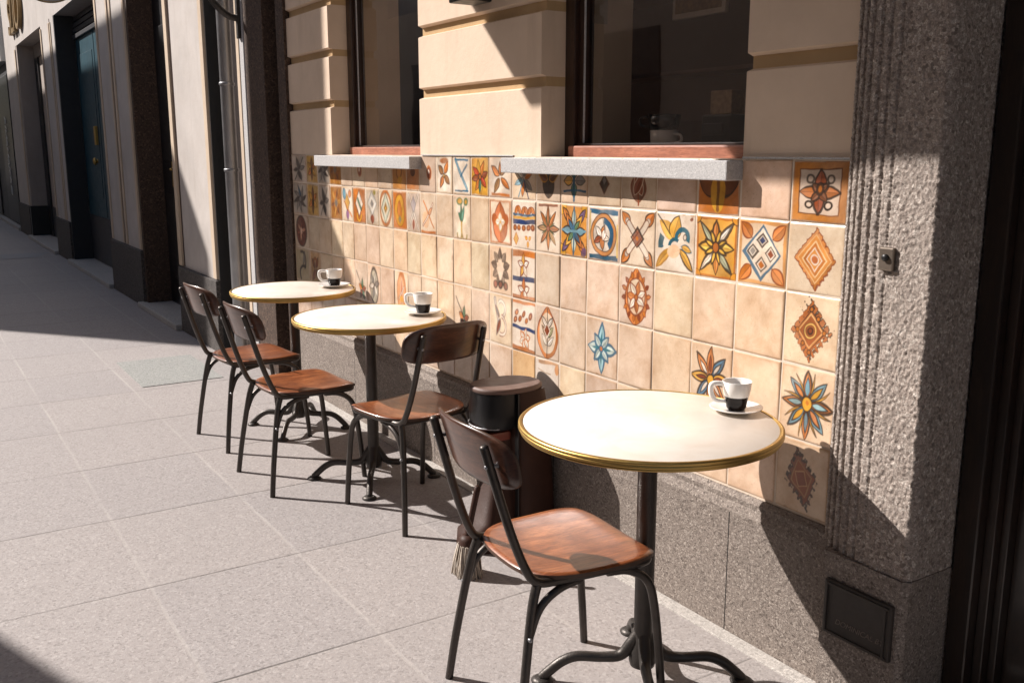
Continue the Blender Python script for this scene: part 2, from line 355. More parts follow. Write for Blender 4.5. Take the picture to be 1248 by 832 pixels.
def mo_dia_small(t): t.dia(0, -.1, .28, .42, DK, BR); t.dia(0, .05, .12, .18, GY)
def mo_green_cross(t): t.petals(4, .1, .8, .22, [GR, YE, GR, GY], DK, H); t.seg(0, .9, 0, -.9, .08, BL); t.seg(-.8, -.45, .8, -.45, .05, BL)
def mo_dark_tulip(t): t.petal(H, -.85, .75, .5, DK, BR); t.petal(.3, .1, .85, .2, BR, YE); t.petal(math.pi - .3, .1, .85, .2, BR, YE)
def mo_mixflower(t): t.ell(-.5, .72, .25, .2, RU, OR); t.petals(6, .1, .85, .16, [OR, GY, WH, LB], GY, .4); t.seg(0, 0, -.4, -.9, .04, LB); t.seg(0, 0, .4, -.9, .04, NV)
def mo_leafx(t): t.box(0, 0, .9, .92, WH); t.petals(4, .08, .95, .17, [(.26, .12, .03), OR], DK, .95); t.petal(H, .1, .75, .1, OR, DK); t.box(0, -.85, .8, .07, OR)
def mo_fullflower(t): t.box(0, 0, .93, .93, YE); t.petals(8, .05, .9, .18, [RU, OR, YE, (.4, .03, .01)], DK, .2); t.petal(-H, .1, .85, .16, GR, DK); t.ell(0, 0, .15, .15, OR, DK)
def mo_tealx(t): t.box(0, 0, .9, .93, WH); t.seg(-.7, .8, .6, -.7, .09, LB, BL); t.seg(.6, .6, -.1, 0, .07, BL); t.box(0, .82, .75, .05, BL); t.box(0, -.82, .75, .05, BL)
def mo_brownx(t): t.box(0, 0, .85, .92, WH); t.petals(4, .1, .85, .2, [OR, (.25, .11, .03)], DK, .95); t.ell(0, .75, .5, .16, OR); t.ell(0, -.05, .1, .1, YE, DK)
def mo_dot(t): t.ell(.2, .05, .3, .36, RU, OR); t.ell(.15, .1, .1, .12, WH)
def mo_smallrust(t): t.box(0, 0, .92, .92, (.42, .17, .06)); t.ell(0, .1, .3, .25, BR, DK)
def mo_orangefill(t): t.box(0, 0, .95, .95, (.48, .21, .05)); t.ring(0, .1, .35, .4, .06, BR); t.ell(.1, -.4, .3, .2, YE)
def mo_grey(t): t.box(0, 0, .9, .95, (.48, .43, .37)); [t.petal(a, .1, .85, .13, c, DK, .03, bend=.25) for a, c in zip(np.arange(0, 6.2, .78), [DK, GY, BL, GY, DK, GY, GY, DK])]; t.ell(0, 0, .18, .18, GY, DK)
def mo_greyb(t): t.box(0, 0, .9, .95, (.52, .45, .38)); t.petal(H, -.1, .85, .25, DK, GY, bend=.3); t.petal(-H, .1, .85, .25, DK, GY, bend=.3); t.petal(.2, .1, .8, .15, GY, DK); t.petal(3.3, .1, .8, .15, DK, GY); t.seg(-.6, -.8, .6, .8, .05, DK)
def mo_yellowdark(t): t.box(0, 0, .93, .93, (.55, .33, .08)); t.petals(6, .05, .85, .2, [OR, BR, YE], DK, .5); t.ell(0, -.1, .2, .25, DK)
def rag(t, rx, ry, col, line, lw, k, a=0):
    u, v = t.rot(0, 0, a); w = k * (np.sin(u * 23 + 1) * np.sin(v * 19 + 2) + .6 * np.sin(u * 41) * np.sin(v * 37)); t.paint((np.abs(u) / rx + np.abs(v) / ry - 1) * min(rx, ry) * .75 + w, col, line, lw)
def mo_diamond(t): rag(t, .74, .86, (.50, .19, .04), RU, .025, .04); t.dia(0, 0, .6, .68, (.56, .24, .06), (.75, .5, .25), .014); t.dia(0, 0, .44, .5, (.46, .16, .035), (.8, .6, .35), .014); t.dia(0, 0, .28, .32, (.56, .24, .06), WH, .014); t.ell(.02, 0, .13, .13, (.42, .13, .04), WH, .016)
def mo_diamond2(t): rag(t, .70, .84, (.40, .13, .035), DK, .03, .11); t.dia(0, 0, .5, .58, (.48, .18, .05), DK, .016); t.dia(0, 0, .42, .48, (.34, .1, .03), (.7, .45, .2), .014); t.ring(0, 0, .2, .2, .03, (.6, .35, .1), DK, .012); t.ell(0, 0, .09, .09, RU, DK); [t.ell(x, y, .07, .07, OR, DK, .015) for x, y in ((0, .62), (0, -.62), (.48, 0), (-.48, 0), (.25, .36), (-.25, -.36))]
def mo_diamond3(t): rag(t, .56, .78, (.22, .06, .018), DK, .035, .06, .28); t.dia(0, 0, .4, .5, (.28, .085, .025), (.45, .25, .1), .014, .28); t.box(0, 0, .17, .2, (.2, .055, .02), (.6, .36, .16), .014, .28)
def mo_lattice(t):
    t.frame(.86, .98, (.6, .3, .1)); [t.petal(math.atan2(b, a), .62, 1.28, .2, OR, RU) for a in (-1, 1) for b in (-1, 1)]
    t.dia(0, 0, .74, .8, WH, BL, .05)
    for (x, y), c in zip([(0, .36), (.36, 0), (0, -.36), (-.36, 0)], [NV, RU, OR, GY]): t.box(x, y, .15, .15, WH, DK, .03, H / 2); t.box(x, y, .09, .09, c, a=H / 2)
def mo_yellowflower(t): t.box(0, 0, .96, .96, (.66, .33, .03)); t.frame(.88, .96, OR); corners(t, (.60, .26, .03), .26); t.petals(4, .12, 1.08, .12, [WH, (.30, .34, .24)], DK, H / 2, .04); t.petals(4, .12, .84, .15, [(.70, .42, .07), (.55, .2, .04)], DK, 0, .04); t.petals(8, .14, .55, .08, [(.70, .42, .07)], DK, H / 4, .035); t.ell(0, 0, .16, .16, OR, DK, .03)
def mo_swirl(t):
    t.img[:] = np.array(WH) * .99; tl = (.012, .10, .15)
    t.petal(2.5, -.1, .95, .28, YE, None, bend=.1, cy=.2); t.petal(1.2, 0, .8, .3, YE, DK, .025, cx=-.1, cy=.15); t.petal(-2.4, .3, 1.3, .17, YE, (.4, .2, .03)); t.petal(-.75, .35, 1.3, .14, YE, DK, .025)
    t.arc(-.12, -.1, .62, .13, 2.6, 3.3, tl); t.arc(-.12, -.22, .52, .05, 2.9, 3.0, BL); t.ell(-.05, -.3, .33, .24, (.66, .46, .30)); t.arc(.0, -.15, .28, .07, .9, 2.9, tl)
    t.arc(.38, .18, .30, .085, -.5, 3.4, tl); t.petal(-.3, 0, .5, .12, YE, tl, .03, cx=.35, cy=-.12); t.ell(.52, .2, .08, .1, WH, DK, .02); t.seg(-.9, .9, -.25, .3, .03, DK); t.ell(.8, .85, .08, .06, RU)
def mo_ring(t): t.box(0, 0, .87, .93, WH); t.box(0, .84, .87, .09, BL); t.box(0, -.84, .87, .09, BL); t.box(-.84, .3, .05, .55, (.55, .4, .15)); t.box(.84, -.2, .05, .6, (.55, .4, .15)); t.ring(0, 0, .70, .70, .085, (.48, .19, .04), DK, .018); t.petals(5, 0, .5, .13, [OR, WH, RU], DK, 1.1, .025, cx=-.12, cy=-.08); t.petal(-1.9, 0, .45, .14, WH, RU, .025, cx=.1, cy=.2); t.arc(.02, .02, .5, .11, -1.0, 1.5, (.012, .08, .16)); t.seg(0, .55, .1, .1, .03, GY)
def mo_xdia(t):
    t.img[:] = np.array((.70, .58, .45)); 
    for a, b in ((-1, 1), (1, 1), (-1, -1), (1, -1)): t.petal(math.atan2(b, a), .62, 1.3, .21, OR, DK); t.seg(a * .2, b * .2, a * .6, b * .6, .1, WH, GY)
    t.seg(-.5, .5, .55, -.5, .13, WH, BR); t.seg(-.5, -.5, .5, .5, .13, WH, BR); t.box(0, .02, .26, .26, RU, DK, .03, H / 2); t.ell(0, .02, .08, .08, OR)
def mo_orangeblue(t): t.box(0, 0, .93, .93, (.55, .24, .04)); corners(t, YE, .42); t.petals(4, .5, 1.2, .16, [(.1, .06, .15), OR], DK, H / 2, .03); t.petals(8, .1, .88, .17, [LB, YE, (.5, .55, .45), OR], DK, 0, .03); t.petals(4, .05, .6, .12, [GR, BL], DK, H / 2); t.seg(0, .9, 0, -.9, .05, BL); t.seg(-.85, 0, .85, 0, .05, LB); t.ell(.75, -.8, .2, .2, (.1, .06, .15))
def mo_brownradial(t): t.img[:] = np.array((.74, .62, .5)); t.petals(8, .1, .9, .12, [(.4, .15, .05), OR, (.35, .2, .08)], DK, H, .02); t.petals(8, .1, .6, .05, [(.1, .1, .05)], None, H + .39); t.ell(0, 0, .15, .12, RU); t.box(0, .88, .8, .05, RU)
def mo_stripes_a(t): t.img[:] = np.array(WH); [t.petal(a, 0, .55, .12, OR, RU, .02, x, .78) for x in (-.5, .1, .6) for a in (-2.2, -.9)]; t.box(0, .42, 1, .05, BL); t.box(0, .3, 1, .06, YE); t.box(0, .13, 1, .1, NV); [t.ell(x, -.12, .13, .1, OR, RU) for x in (-.75, -.4, 0, .4, .75)]; t.dia(-.65, -.6, .22, .28, YE, OR); t.petals(3, .05, .3, .08, [YE], OR, .5, .02, cx=.35, cy=-.65)
def mo_stripes_b(t): t.img[:] = np.array(WH); t.box(0, .85, 1, .14, OR); t.petals(5, .0, .5, .13, [WH, YE], RU, .3, .03, cx=0, cy=.35); t.box(0, -.17, 1, .1, NV); t.petals(5, 0, .5, .14, [WH, OR], RU, .3, .03, cx=0, cy=-.65); t.box(0, -.93, 1, .09, OR)
def mo_stripes_c(t): t.img[:] = np.array(WH); t.box(0, .93, 1, .06, OR); [t.ell(x, y, .14, .09, OR, RU, a=.6) for x, y in ((-.6, .5), (-.3, .3), (0, .5), (.25, .25), (.6, .45), (-.7, .2))]; t.box(0, -.07, 1, .07, NV); t.petals(6, 0, .45, .14, [WH], OR, .3, .03, cx=.1, cy=-.5); t.box(0, -.92, 1, .1, OR)
def mo_medal(t): t.frame(.8, .92, (.55, .22, .1)); t.box(0, 0, .8, .86, (.70, .57, .44)); t.petal(H, -.92, .88, .62, (.48, .13, .035), RU); t.ell(-.5, .1, .25, .25, (.48, .13, .035)); t.ell(.5, .1, .25, .25, (.48, .13, .035)); t.petals(4, 0, .42, .16, [WH], YE, 0, .02); t.ell(0, 0, .06, .06, YE)
def mo_tulip(t): t.box(0, 0, .9, .93, (.70, .59, .46)); t.petal(H + .25, .0, .85, .14, GR, DK, bend=-.1, cy=-.2); t.petal(H - .35, .0, .8, .14, (.12, .28, .2), DK, cy=-.2); t.petal(H + .75, 0, .7, .1, GR, DK, cy=-.2); t.ell(-.25, .75, .3, .16, YE, GR); t.ell(.45, .72, .2, .15, YE, GR); t.ell(-.35, .35, .16, .16, WH); t.seg(0, -.2, 0, -.8, .06, YE, GR); t.arc(-.28, -.75, .25, .04, 3, 6.4, YE, GR); t.arc(.28, -.75, .25, .04, 3, 6.4, YE, GR)
def mo_faded(t): t.ell(-.3, -.3, .4, .4, (.72, .4, .2), a=.3, al=.6); t.seg(-.6, .6, .7, -.7, .05, OR); t.seg(.6, .5, -.6, -.6, .05, WH, RU); t.box(0, -.92, .9, .07, OR); t.petal(.5, 0, .6, .12, (.6, .3, .15), RU)
def mo_greylattice(t): t.box(0, 0, .92, .94, (.55, .45, .38)); t.seg(-.7, .9, .7, -.8, .07, WH, GY); t.seg(.7, .9, -.7, -.8, .07, WH, GY); t.dia(0, .4, .4, .4, (.45, .4, .42), GY); t.petal(-H, .3, .95, .2, RU, WH)
def mo_ovalorange(t): t.box(0, 0, .95, .95, OR); t.ell(0, 0, .72, .85, YE, RU); t.petal(H, -.4, .5, .3, OR, RU); t.dia(0, -.45, .25, .25, (.2, .2, .1), OR)
def mo_ovalgreen(t): t.ring(0, 0, .8, .9, .08, OR, RU); t.dia(0, 0, .62, .8, (.55, .6, .48), DK); t.dia(0, 0, .36, .42, (.45, .3, .15), WH); t.dia(0, 0, .15, .18, YE, DK)
def mo_greydia(t): t.box(0, 0, .92, .94, (.55, .47, .38)); t.dia(0, .2, .7, .65, (.62, .6, .55), GY); t.dia(0, .2, .35, .32, GY, WH); t.petal(-H, .4, .95, .3, RU, GY); t.ell(.4, .8, .2, .14, (.3, .25, .05))
def mo_orangewhite(t): t.box(0, 0, .95, .95, OR); t.dia(0, .1, .6, .7, WH, DK); t.seg(-.2, .3, .3, -.2, .1, GR, DK); t.arc(0, -.5, .35, .09, 3, 6.3, YE, RU)
def mo_whiteblue(t): t.box(0, 0, .93, .94, WH); t.dia(0, .1, .5, .55, YE, DK); t.ell(-.5, .6, .3, .3, LB, NV); t.ell(.5, .6, .25, .2, OR, RU); t.petal(-H, .3, .9, .25, (.25, .12, .25), DK); t.seg(.8, -.7, -.6, .2, .06, OR)
def mo_darkorange(t): t.box(0, 0, .96, .96, (.40, .17, .03)); t.ring(0, 0, .5, .6, .12, (.3, .1, .02)); t.dia(0, 0, .3, .3, GY); t.petals(6, .3, .9, .12, [(.5, .25, .05), BR], None, .2)
def mo_oval(t): t.petal(H, -.98, .98, .66, OR, RU, .04); t.ell(0, 0, .52, .62, (.63, .5, .36), RU, .03); t.petals(7, .05, .55, .13, [WH, OR], RU, .4, .025); t.petals(14, .62, .86, .08, [OR, RU], RU, .1, .02); t.ell(0, 0, .1, .1, OR, RU)
def mo_wreath(t): t.petals(9, .3, .8, .16, [(.15, .10, .07), (.24, .17, .12)], DK, .2, .02, cy=.1); t.prism_fill = 0; t.dia(0, 0, .32, .5, (.66, .52, .4)); [t.ell(x, -.62, .17, .15, (.28, .10, .06), DK) for x in (-.45, 0, .45)]
def mo_curl(t): t.arc(.1, .45, .32, .06, -1.2, 2.6, WH, GY); t.arc(.1, -.25, .38, .07, -2.0, 1.6, WH, RU); t.seg(-.5, .8, -.1, -.4, .07, (.6, .5, .45), GY); t.petal(-H - .5, 0, .75, .13, RU, GY); t.petal(2.3, .1, .7, .1, GY, RU)
def mo_leafoval(t): t.petal(H, -1.0, 1.0, .85, OR, RU, .03); t.ell(0, -.02, .66, .78, (.70, .6, .47)); t.seg(0, .9, 0, -.9, .03, DK); [t.petal(a, .05, .62, .11, c, DK, .02, cy=y) for a, y, c in ((.7, -.5, WH), (2.44, -.5, WH), (.7, -.15, (.3, .3, .15)), (2.44, -.15, (.36, .2, .1)), (.7, .2, WH), (2.44, .2, WH))]; t.dia(-.05, .1, .26, .26, RU, WH)
def mo_quatre(t): t.petals(4, .04, .86, .19, [(.25, .42, .46), (.42, .52, .50)], BL, H, .05); t.petals(4, .04, .6, .15, [(.42, .50, .47)], BL, H / 2, .045); t.petals(4, .1, .6, .05, [(.03, .16, .2)], None, H); t.ell(0, -.02, .12, .1, OR, BL)
def mo_daisy(t): t.petals(8, .15, .93, .15, [OR, LB], DK, H, .03); t.petals(8, .2, .74, .085, [LB, (.62, .22, .05), (.25, .45, .5), YE], DK, H, .02); t.petals(8, .3, .9, .03, [YE], DK, H + .39, .015, .12); t.ell(0, 0, .19, .19, YE, DK, .035); t.ell(.02, .02, .06, .06, OR)
def mo_daisy2(t): t.petals(8, .12, .98, .17, [BL, OR, OR, YE], DK, H / 2, .03); t.petals(8, .2, .7, .07, [WH, RU], DK, H / 2, .02); t.ell(0, -.05, .18, .18, YE, DK)
def mo_darkoval(t): t.ell(0, 0, .72, .93, (.19, .055, .03), DK, .04); t.petals(6, .05, .7, .13, [(.5, .25, .15), (.25, .08, .04)], DK, .3); t.ell(0, 0, .14, .2, (.6, .4, .3))
def mo_greyoval(t): t.ell(0, -.05, .6, .9, (.48, .43, .33), DK, .05); t.petals(6, .05, .75, .14, [GY, WH], DK, .2, .03)
def mo_orangeoval(t): t.ell(0, 0, .62, .92, (.64, .32, .15), OR, .07); t.petal(H, -.6, .7, .2, (.55, .2, .08), WH); t.seg(-.4, -.3, .4, .3, .05, WH, RU); t.ell(0, -.3, .3, .16, YE)
def mo_halfrust(t): t.petals(5, .05, .6, .15, [RU, GR, OR], DK, .2, cy=-.4, cx=.1); t.seg(-.8, .5, .1, -.3, .04, DK)
def mo_scrawl(t): t.box(0, 0, .85, .92, (.42, .35, .22)); t.arc(-.1, .3, .5, .09, -1, 2, DK); t.arc(.1, -.5, .5, .08, 1, 4, DK); t.petal(1.2, .1, .9, .12, GY, DK)
def mo_scrawl2(t): t.box(0, 0, .85, .92, (.45, .28, .13)); t.petals(4, .1, .85, .17, [RU, BR], DK, .9); t.arc(0, .2, .4, .07, 0, 3.2, OR, DK)
def mo_chip(t): t.img[:] = np.array((.68, .60, .52)); t.box(.1, .92, .8, .07, (.5, .27, .13)); t.ell(.8, .7, .18, .2, (.6, .3, .13)); t.seg(-.7, .6, .3, .5, .02, (.4, .25, .15))
def mo_yellowplain(t): t.img[:] = np.array((.66, .43, .22)); t.img *= (1 + t.nz(.15))[..., None]

XB = [-1.658, -1.853, -2.046, -2.228, -2.418, -2.602, -2.791, -2.960, -3.127, -3.301, -3.482, -3.634, -3.795, -3.954, -4.118, -4.262, -4.420, -4.587, -4.754, -4.919, -5.077, -5.245, -5.432, -5.608, -5.86]
ZB = [1.475, 1.304, 1.108, .902, .685, .466]
MOT = {(0, 0): mo_star, (0, 2): mo_orange_wings, (0, 4): mo_heart, (0, 5): mo_dia_small, (0, 6): mo_green_cross, (0, 7): mo_dark_tulip, (0, 8): mo_mixflower, (0, 9): mo_leafx, (0, 10): mo_fullflower,
       (0, 11): mo_tealx, (0, 12): mo_brownx, (0, 13): mo_dot, (0, 14): mo_smallrust, (0, 15): mo_orangefill, (0, 18): mo_dot, (0, 20): mo_darkorange, (0, 21): mo_grey, (0, 22): mo_yellowdark, (0, 23): mo_greyb,
       (1, 0): mo_diamond, (1, 1): mo_lattice, (1, 2): mo_yellowflower, (1, 3): mo_swirl, (1, 4): mo_xdia, (1, 5): mo_ring, (1, 6): mo_orangeblue, (1, 7): mo_brownradial, (1, 8): mo_stripes_a, (1, 9): mo_medal,
       (1, 11): mo_tulip, (1, 13): mo_faded, (1, 14): mo_greylattice, (1, 15): mo_ovalorange, (1, 16): mo_ovalgreen, (1, 17): mo_greydia, (1, 18): mo_orangewhite, (1, 19): mo_whiteblue, (1, 20): mo_darkorange, (1, 21): mo_greyb, (1, 22): mo_yellowdark, (1, 23): mo_grey,
       (2, 0): mo_diamond2, (2, 4): mo_oval, (2, 8): mo_stripes_b, (2, 9): mo_wreath, (2, 23): mo_darkoval,
       (3, 0): mo_daisy, (3, 2): mo_daisy2, (3, 5): mo_quatre, (3, 7): mo_leafoval, (3, 8): mo_stripes_c, (3, 9): mo_curl, (3, 11): mo_halfrust, (3, 15): mo_orangeoval, (3, 17): mo_greyoval, (3, 18): mo_halfrust, (3, 22): mo_scrawl2, (3, 23): mo_scrawl,
       (4, 0): mo_diamond3, (4, 7): mo_chip, (4, 8): mo_yellowplain}

def build_tiles(parent):
    V = []; F = []; K = []; off = 0; g = .0022
    for r in range(5):
        for c in range(24):
            x1, x0 = XB[c] - g, XB[c + 1] + g; z1, z0 = ZB[r] - g, ZB[r + 1] + g
            mot = MOT.get((r, c))
            if mot: n = 108 if c <= 8 else 52 if c <= 14 else 34; xs = ys = np.linspace(-1, 1, n)
            else: xs = ys = np.concatenate([[-1, -.985, -.965, -.94], np.linspace(-.9, .9, 23 if c < 12 else 11), [.94, .965, .985, 1]])
            seed = r * 31 + c * 7 + 5
            bg = CREAM
            rr = np.random.RandomState(seed); q = rr.rand()
            if q < .18: bg = (.68, .52, .38)
            elif q < .40: bg = (.60, .47, .37)
            elif q < .5: bg = (.66, .52, .40)
            if c < 4 and r >= 2: bg = (.68, .52, .375)
            t = Tile(xs, ys, seed, bg)
            if mot: mot(t)
            S, T = t.S0, t.T0; e = np.maximum(np.abs(S), np.abs(T))
            al = np.clip((e + t.nz(.42) - .62) / .75, 0, 1)[..., None] * .5
            t.img = t.img * (1 - al) + t.img * np.array((.66, .54, .43)) * al
            al = np.clip((e + t.nz(.05) - .93) / .06, 0, 1)[..., None] * .55
            t.img = t.img * (1 - al) + np.array((.40, .25, .14)) * al
            if rr.rand() < .3:      # chipped glaze
                for _ in range(rr.randint(1, 3)):
                    cx_, cy_ = (rr.choice([-1, 1]), rr.uniform(-1, 1)) if rr.rand() < .5 else (rr.uniform(-1, 1), rr.choice([-1, 1]))
                    ch_ = np.clip((.11 + t.nz(.06) - np.hypot(S - cx_, (T - cy_) * rr.uniform(.5, 1.5))) / .03, 0, 1)[..., None] * .8
                    t.img = t.img * (1 - ch_) + np.array((.42, .27, .17)) * ch_
            # hand-made tiles: slightly different depth, tilt and pillowed edges
            dep = rr.uniform(.0030, .0040); ty = rr.uniform(-.0012, .0012); tx = rr.uniform(-.0012, .0012)
            pil = .0022 * np.clip((e - .93) / .07, 0, 1) ** 2
            X = (x0 + x1) / 2 + S * (x1 - x0) / 2; Z = (z0 + z1) / 2 + T * (z1 - z0) / 2; Y = -dep + S * tx + T * ty + pil
            V.append(np.stack([X, Y, Z], -1).reshape(-1, 3)); K.append(np.clip(t.img, 0, 1).reshape(-1, 3))
            nx = len(xs); idx = np.arange(nx * nx).reshape(nx, nx) + off
            F.append(np.stack([idx[:-1, :-1], idx[:-1, 1:], idx[1:, 1:], idx[1:, :-1]], -1).reshape(-1, 4)); off += nx * nx
    V = np.concatenate(V); F = np.concatenate(F); K = np.concatenate(K)
    me = bpy.data.meshes.new('tile_panel'); me.vertices.add(len(V)); me.vertices.foreach_set('co', V.ravel())
    me.loops.add(F.size); me.loops.foreach_set('vertex_index', F.ravel().astype(np.int32))
    me.polygons.add(len(F)); me.polygons.foreach_set('loop_start', np.arange(0, F.size, 4, dtype=np.int32)); me.update(calc_edges=True)
    a = me.color_attributes.new('paint', 'FLOAT_COLOR', 'POINT'); a.data.foreach_set('color', np.concatenate([K, np.ones((len(K), 1))], 1).ravel())
    me.polygons.foreach_set('use_smooth', [True] * len(F))
    me.materials.append(M['tile']); me.validate()
    o = bpy.data.objects.new('tile_panel', me); C.objects.link(o); o.parent = parent; return o

# ------------------------------------------------------------------ café building
cafe = empty('cafe_building'); tag(cafe, 'café front with ochre plaster, two dark windows and a painted tile wall', 'building')
TH = .36
def pier(mb, x0, x1, zs, ztop=3.1):
    """plaster pier; horizontal V grooves at heights zs; groove backing is coloured darker for the shade in it"""
    e = .022; h = .018; d = .022; prev = 1.475
    for i, z in enumerate(zs + [ztop + .0]):
        last = i == len(zs); top = z if last else z - h; bot = prev
        b0 = bot if i == 0 else bot
        prof = [(TH, b0), (d if i else 0, b0), (0, b0 + (e * .35 if i else 0)), (0, top - (0 if last else e * .35)), (0 if last else d, top), (TH, top)]
        q = [];
        for p in prof:
            if not q or (abs(q[-1][0] - p[0]) + abs(q[-1][1] - p[1])) > 1e-5: q.append(p)
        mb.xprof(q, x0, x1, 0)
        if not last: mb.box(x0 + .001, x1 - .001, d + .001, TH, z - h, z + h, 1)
        prev = z + h
mb = MB(); Z3 = [1.757, 2.033, 2.305, 2.58, 2.85]
pier(mb, -5.86, -5.20, Z3); pier(mb, -4.11, -3.10, Z3); pier(mb, -2.045, -1.655, [1.748, 2.03, 2.305, 2.58, 2.85])
mb.box(-5.86, -1.3, 0, TH, 3.1, 7.5)                       # wall above the windows
mb.box(-1.3, 1.6, 0, TH, 2.7, 7.5); mb.box(1.0, 5, 0, TH, 0, 2.7)
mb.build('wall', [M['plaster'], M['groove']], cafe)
mb = MB(); mb.box(-5.86, -1.658, -.001, .34, .44, 1.4745); mb.build('grout_bed', M['grout'], cafe)
build_tiles(cafe)
# thin mortar bead where plaster meets tile
each('mortar_bead', M['sill'], cafe, [(-2.038, -1.658, -.010, .0, 1.4752, 1.481), (-4.09, -3.29, -.008, .0, 1.4752, 1.480)])
# plinth
mb = MB()
mb.xprof([(.3, 0), (-.034, 0), (-.034, .405), (-.022, .432), (-.022, .448), (-.008, .462), (.3, .462)], -5.86, -1.622)
mb.build('plinth', M['granite'], cafe)
each('plinth_joint', M['black'], cafe, [(x - .0015, x + .0015, -.0345, -.03, .0, .40) for x in (-4.9, -3.95, -2.95, -2.0)])
# interior
mb = MB()
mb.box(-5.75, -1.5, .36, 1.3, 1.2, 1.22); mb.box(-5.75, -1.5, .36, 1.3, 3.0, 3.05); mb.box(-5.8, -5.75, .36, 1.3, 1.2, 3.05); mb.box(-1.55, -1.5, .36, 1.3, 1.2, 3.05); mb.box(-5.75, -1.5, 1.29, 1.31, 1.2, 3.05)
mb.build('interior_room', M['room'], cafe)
each('interior_shelf', M['interior'], cafe, [(-3.6, -1.62, .62, .80, 1.80, 1.815), (-3.6, -1.62, .62, .80, 2.12, 2.135)]); each('interior_counter', M['interior'], cafe, [(-3.45, -2.5, .9, 1.2, 1.22, 1.62)])
# stuff on the shelf (cannot be told apart behind the dark glass)
for wi, (x0, x1) in enumerate(((-3.10, -2.045), (-5.20, -4.11))):
    w = empty('window'); w.parent = cafe
    mb = MB(); zt = 3.1; fy0, fy1 = .11, .165
    mb.box(x0, x0 + .062, fy0, fy1, 1.46, zt, b=.005); mb.box(x0 + .060, x0 + .098, fy0 + .02, fy1 + .01, 1.50, zt, b=.004)
    mb.box(x1 - .062, x1, fy0, fy1, 1.46, zt, b=.005); mb.box(x1 - .098, x1 - .060, fy0 + .02, fy1 + .01, 1.50, zt, b=.004)
    mb.box(x0 + .06, x1 - .06, fy0 + .012, fy1, 1.475, 1.525, b=.004)
    mb.build('frame', M['frame'], w)
    mb = MB(); mb.box(x0 + .065, x1 - .063, fy0 - .030, fy0 + .011, 1.4715, 1.516, b=.006); mb.build('bottom_rail', M['redwood'], w)
    mb = MB(); mb.box(x0 + .096, x0 + .101, fy0 + .018, fy0 + .024, 1.527, zt); mb.build('bead', M['sill'], w)
    mb = MB(); mb.box(x0 + .097, x1 - .097, .148, .152, 1.52, zt); mb.build('pane', M['glass'], w)
    mb = MB(); mb.box(x0 + .002, x1 - .002, .17, TH + .05, 1.485, 1.508); mb.build('inner_sill', M['plaster_in'], w)
    mb = MB(); mb.box(x0 - .010, x0 + .012, .168, TH + .07, 1.51, zt); mb.build('inner_jamb', M['plaster_in'], w)
    mb = MB()
    s0, s1 = (-3.285, -2.042) if wi == 0 else (-5.31, -4.095)
    bm_ = mb; bm_.box(s0, s1, -.068, .001, 1.412, 1.4705, b=.004); bm_.box(x0 + .002, x1 - .002, .0, .112, 1.43, 1.4695)
    mb.build('window_sill', M['sill'], w)
# rough carved granite pilaster at the doorway
mb = MB()
prof = [(-1.655, .3), (-1.655, -.012), (-1.649, -.022), (-1.641, -.024), (-1.636, -.014), (-1.632, -.016), (-1.627, -.034), (-1.616, -.036), (-1.612, -.026), (-1.608, -.028), (-1.603, -.044), (-1.592, -.045), (-1.588, -.038), (-1.583, -.039), (-1.578, -.050), (-1.562, -.051), (-1.558, -.045), (-1.553, -.045),
        (-1.549, -.053), (-1.533, -.054), (-1.529, -.049), (-1.524, -.049), (-1.520, -.056), (-1.500, -.057), (-1.497, -.053), (-1.493, -.053), (-1.490, -.058), (-1.376, -.059)]
from mathutils import noise as mnoise
mb.zprof([(-1.650, .3), (-1.650, .0), (-1.372, .0), (-1.372, .12), (-1.356, .3)], .425, 4.2)
px_ = np.array([p[0] for p in prof[1:]]); py_ = np.array([p[1] for p in prof[1:]]); o_ = np.argsort(px_); px_, py_ = px_[o_], py_[o_]
cols_ = list(np.arange(-1.655, -1.368, .0028)); path = [(x, float(np.interp(x, px_, py_)), 0) for x in cols_]
path += [(-1.364, -.052, .5), (-1.360, -.044, 1), (-1.358, -.034, 1)] + [(-1.357, y, 1) for y in np.arange(-.026, .13, .006)]
zs_ = list(np.arange(.4255, 2.15, .0036)) + [4.2]; vv = []; nC = len(path)
for z in zs_:
    for x, y, side in path:
        n1 = mnoise.fractal(Vector((x * 130, z * 105, y * 100)), .7, 2.1, 2); n2 = abs(mnoise.noise(Vector((x * 60 + 9, z * 48, y * 50))))
        ch = abs(math.sin(z * 330 + 3 * mnoise.noise(Vector((x * 20, z * 9, 1))))) if x < -1.47 and side == 0 else 0
        amp = .0026 if side == 0 else .0016
        dz = n1 * amp + n2 * .0020 - ch * .0018
        vv.append((x + (dz if side else 0), y - (dz if side < 1 else 0), z))
nR = len(zs_); mb.add(vv, [(r * nC + c, r * nC + c + 1, (r + 1) * nC + c + 1, (r + 1) * nC + c) for r in range(nR - 1) for c in range(nC - 1)], 0, True)
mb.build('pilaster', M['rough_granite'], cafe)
mb = MB(); mb.zprof([(-1.6205, .3), (-1.6205, -.036), (-1.612, -.064), (-1.37, -.066), (-1.355, -.05), (-1.355, .13), (-1.346, .3)], 0, .4245); mb.build('pilaster_base', M['granite'], cafe)
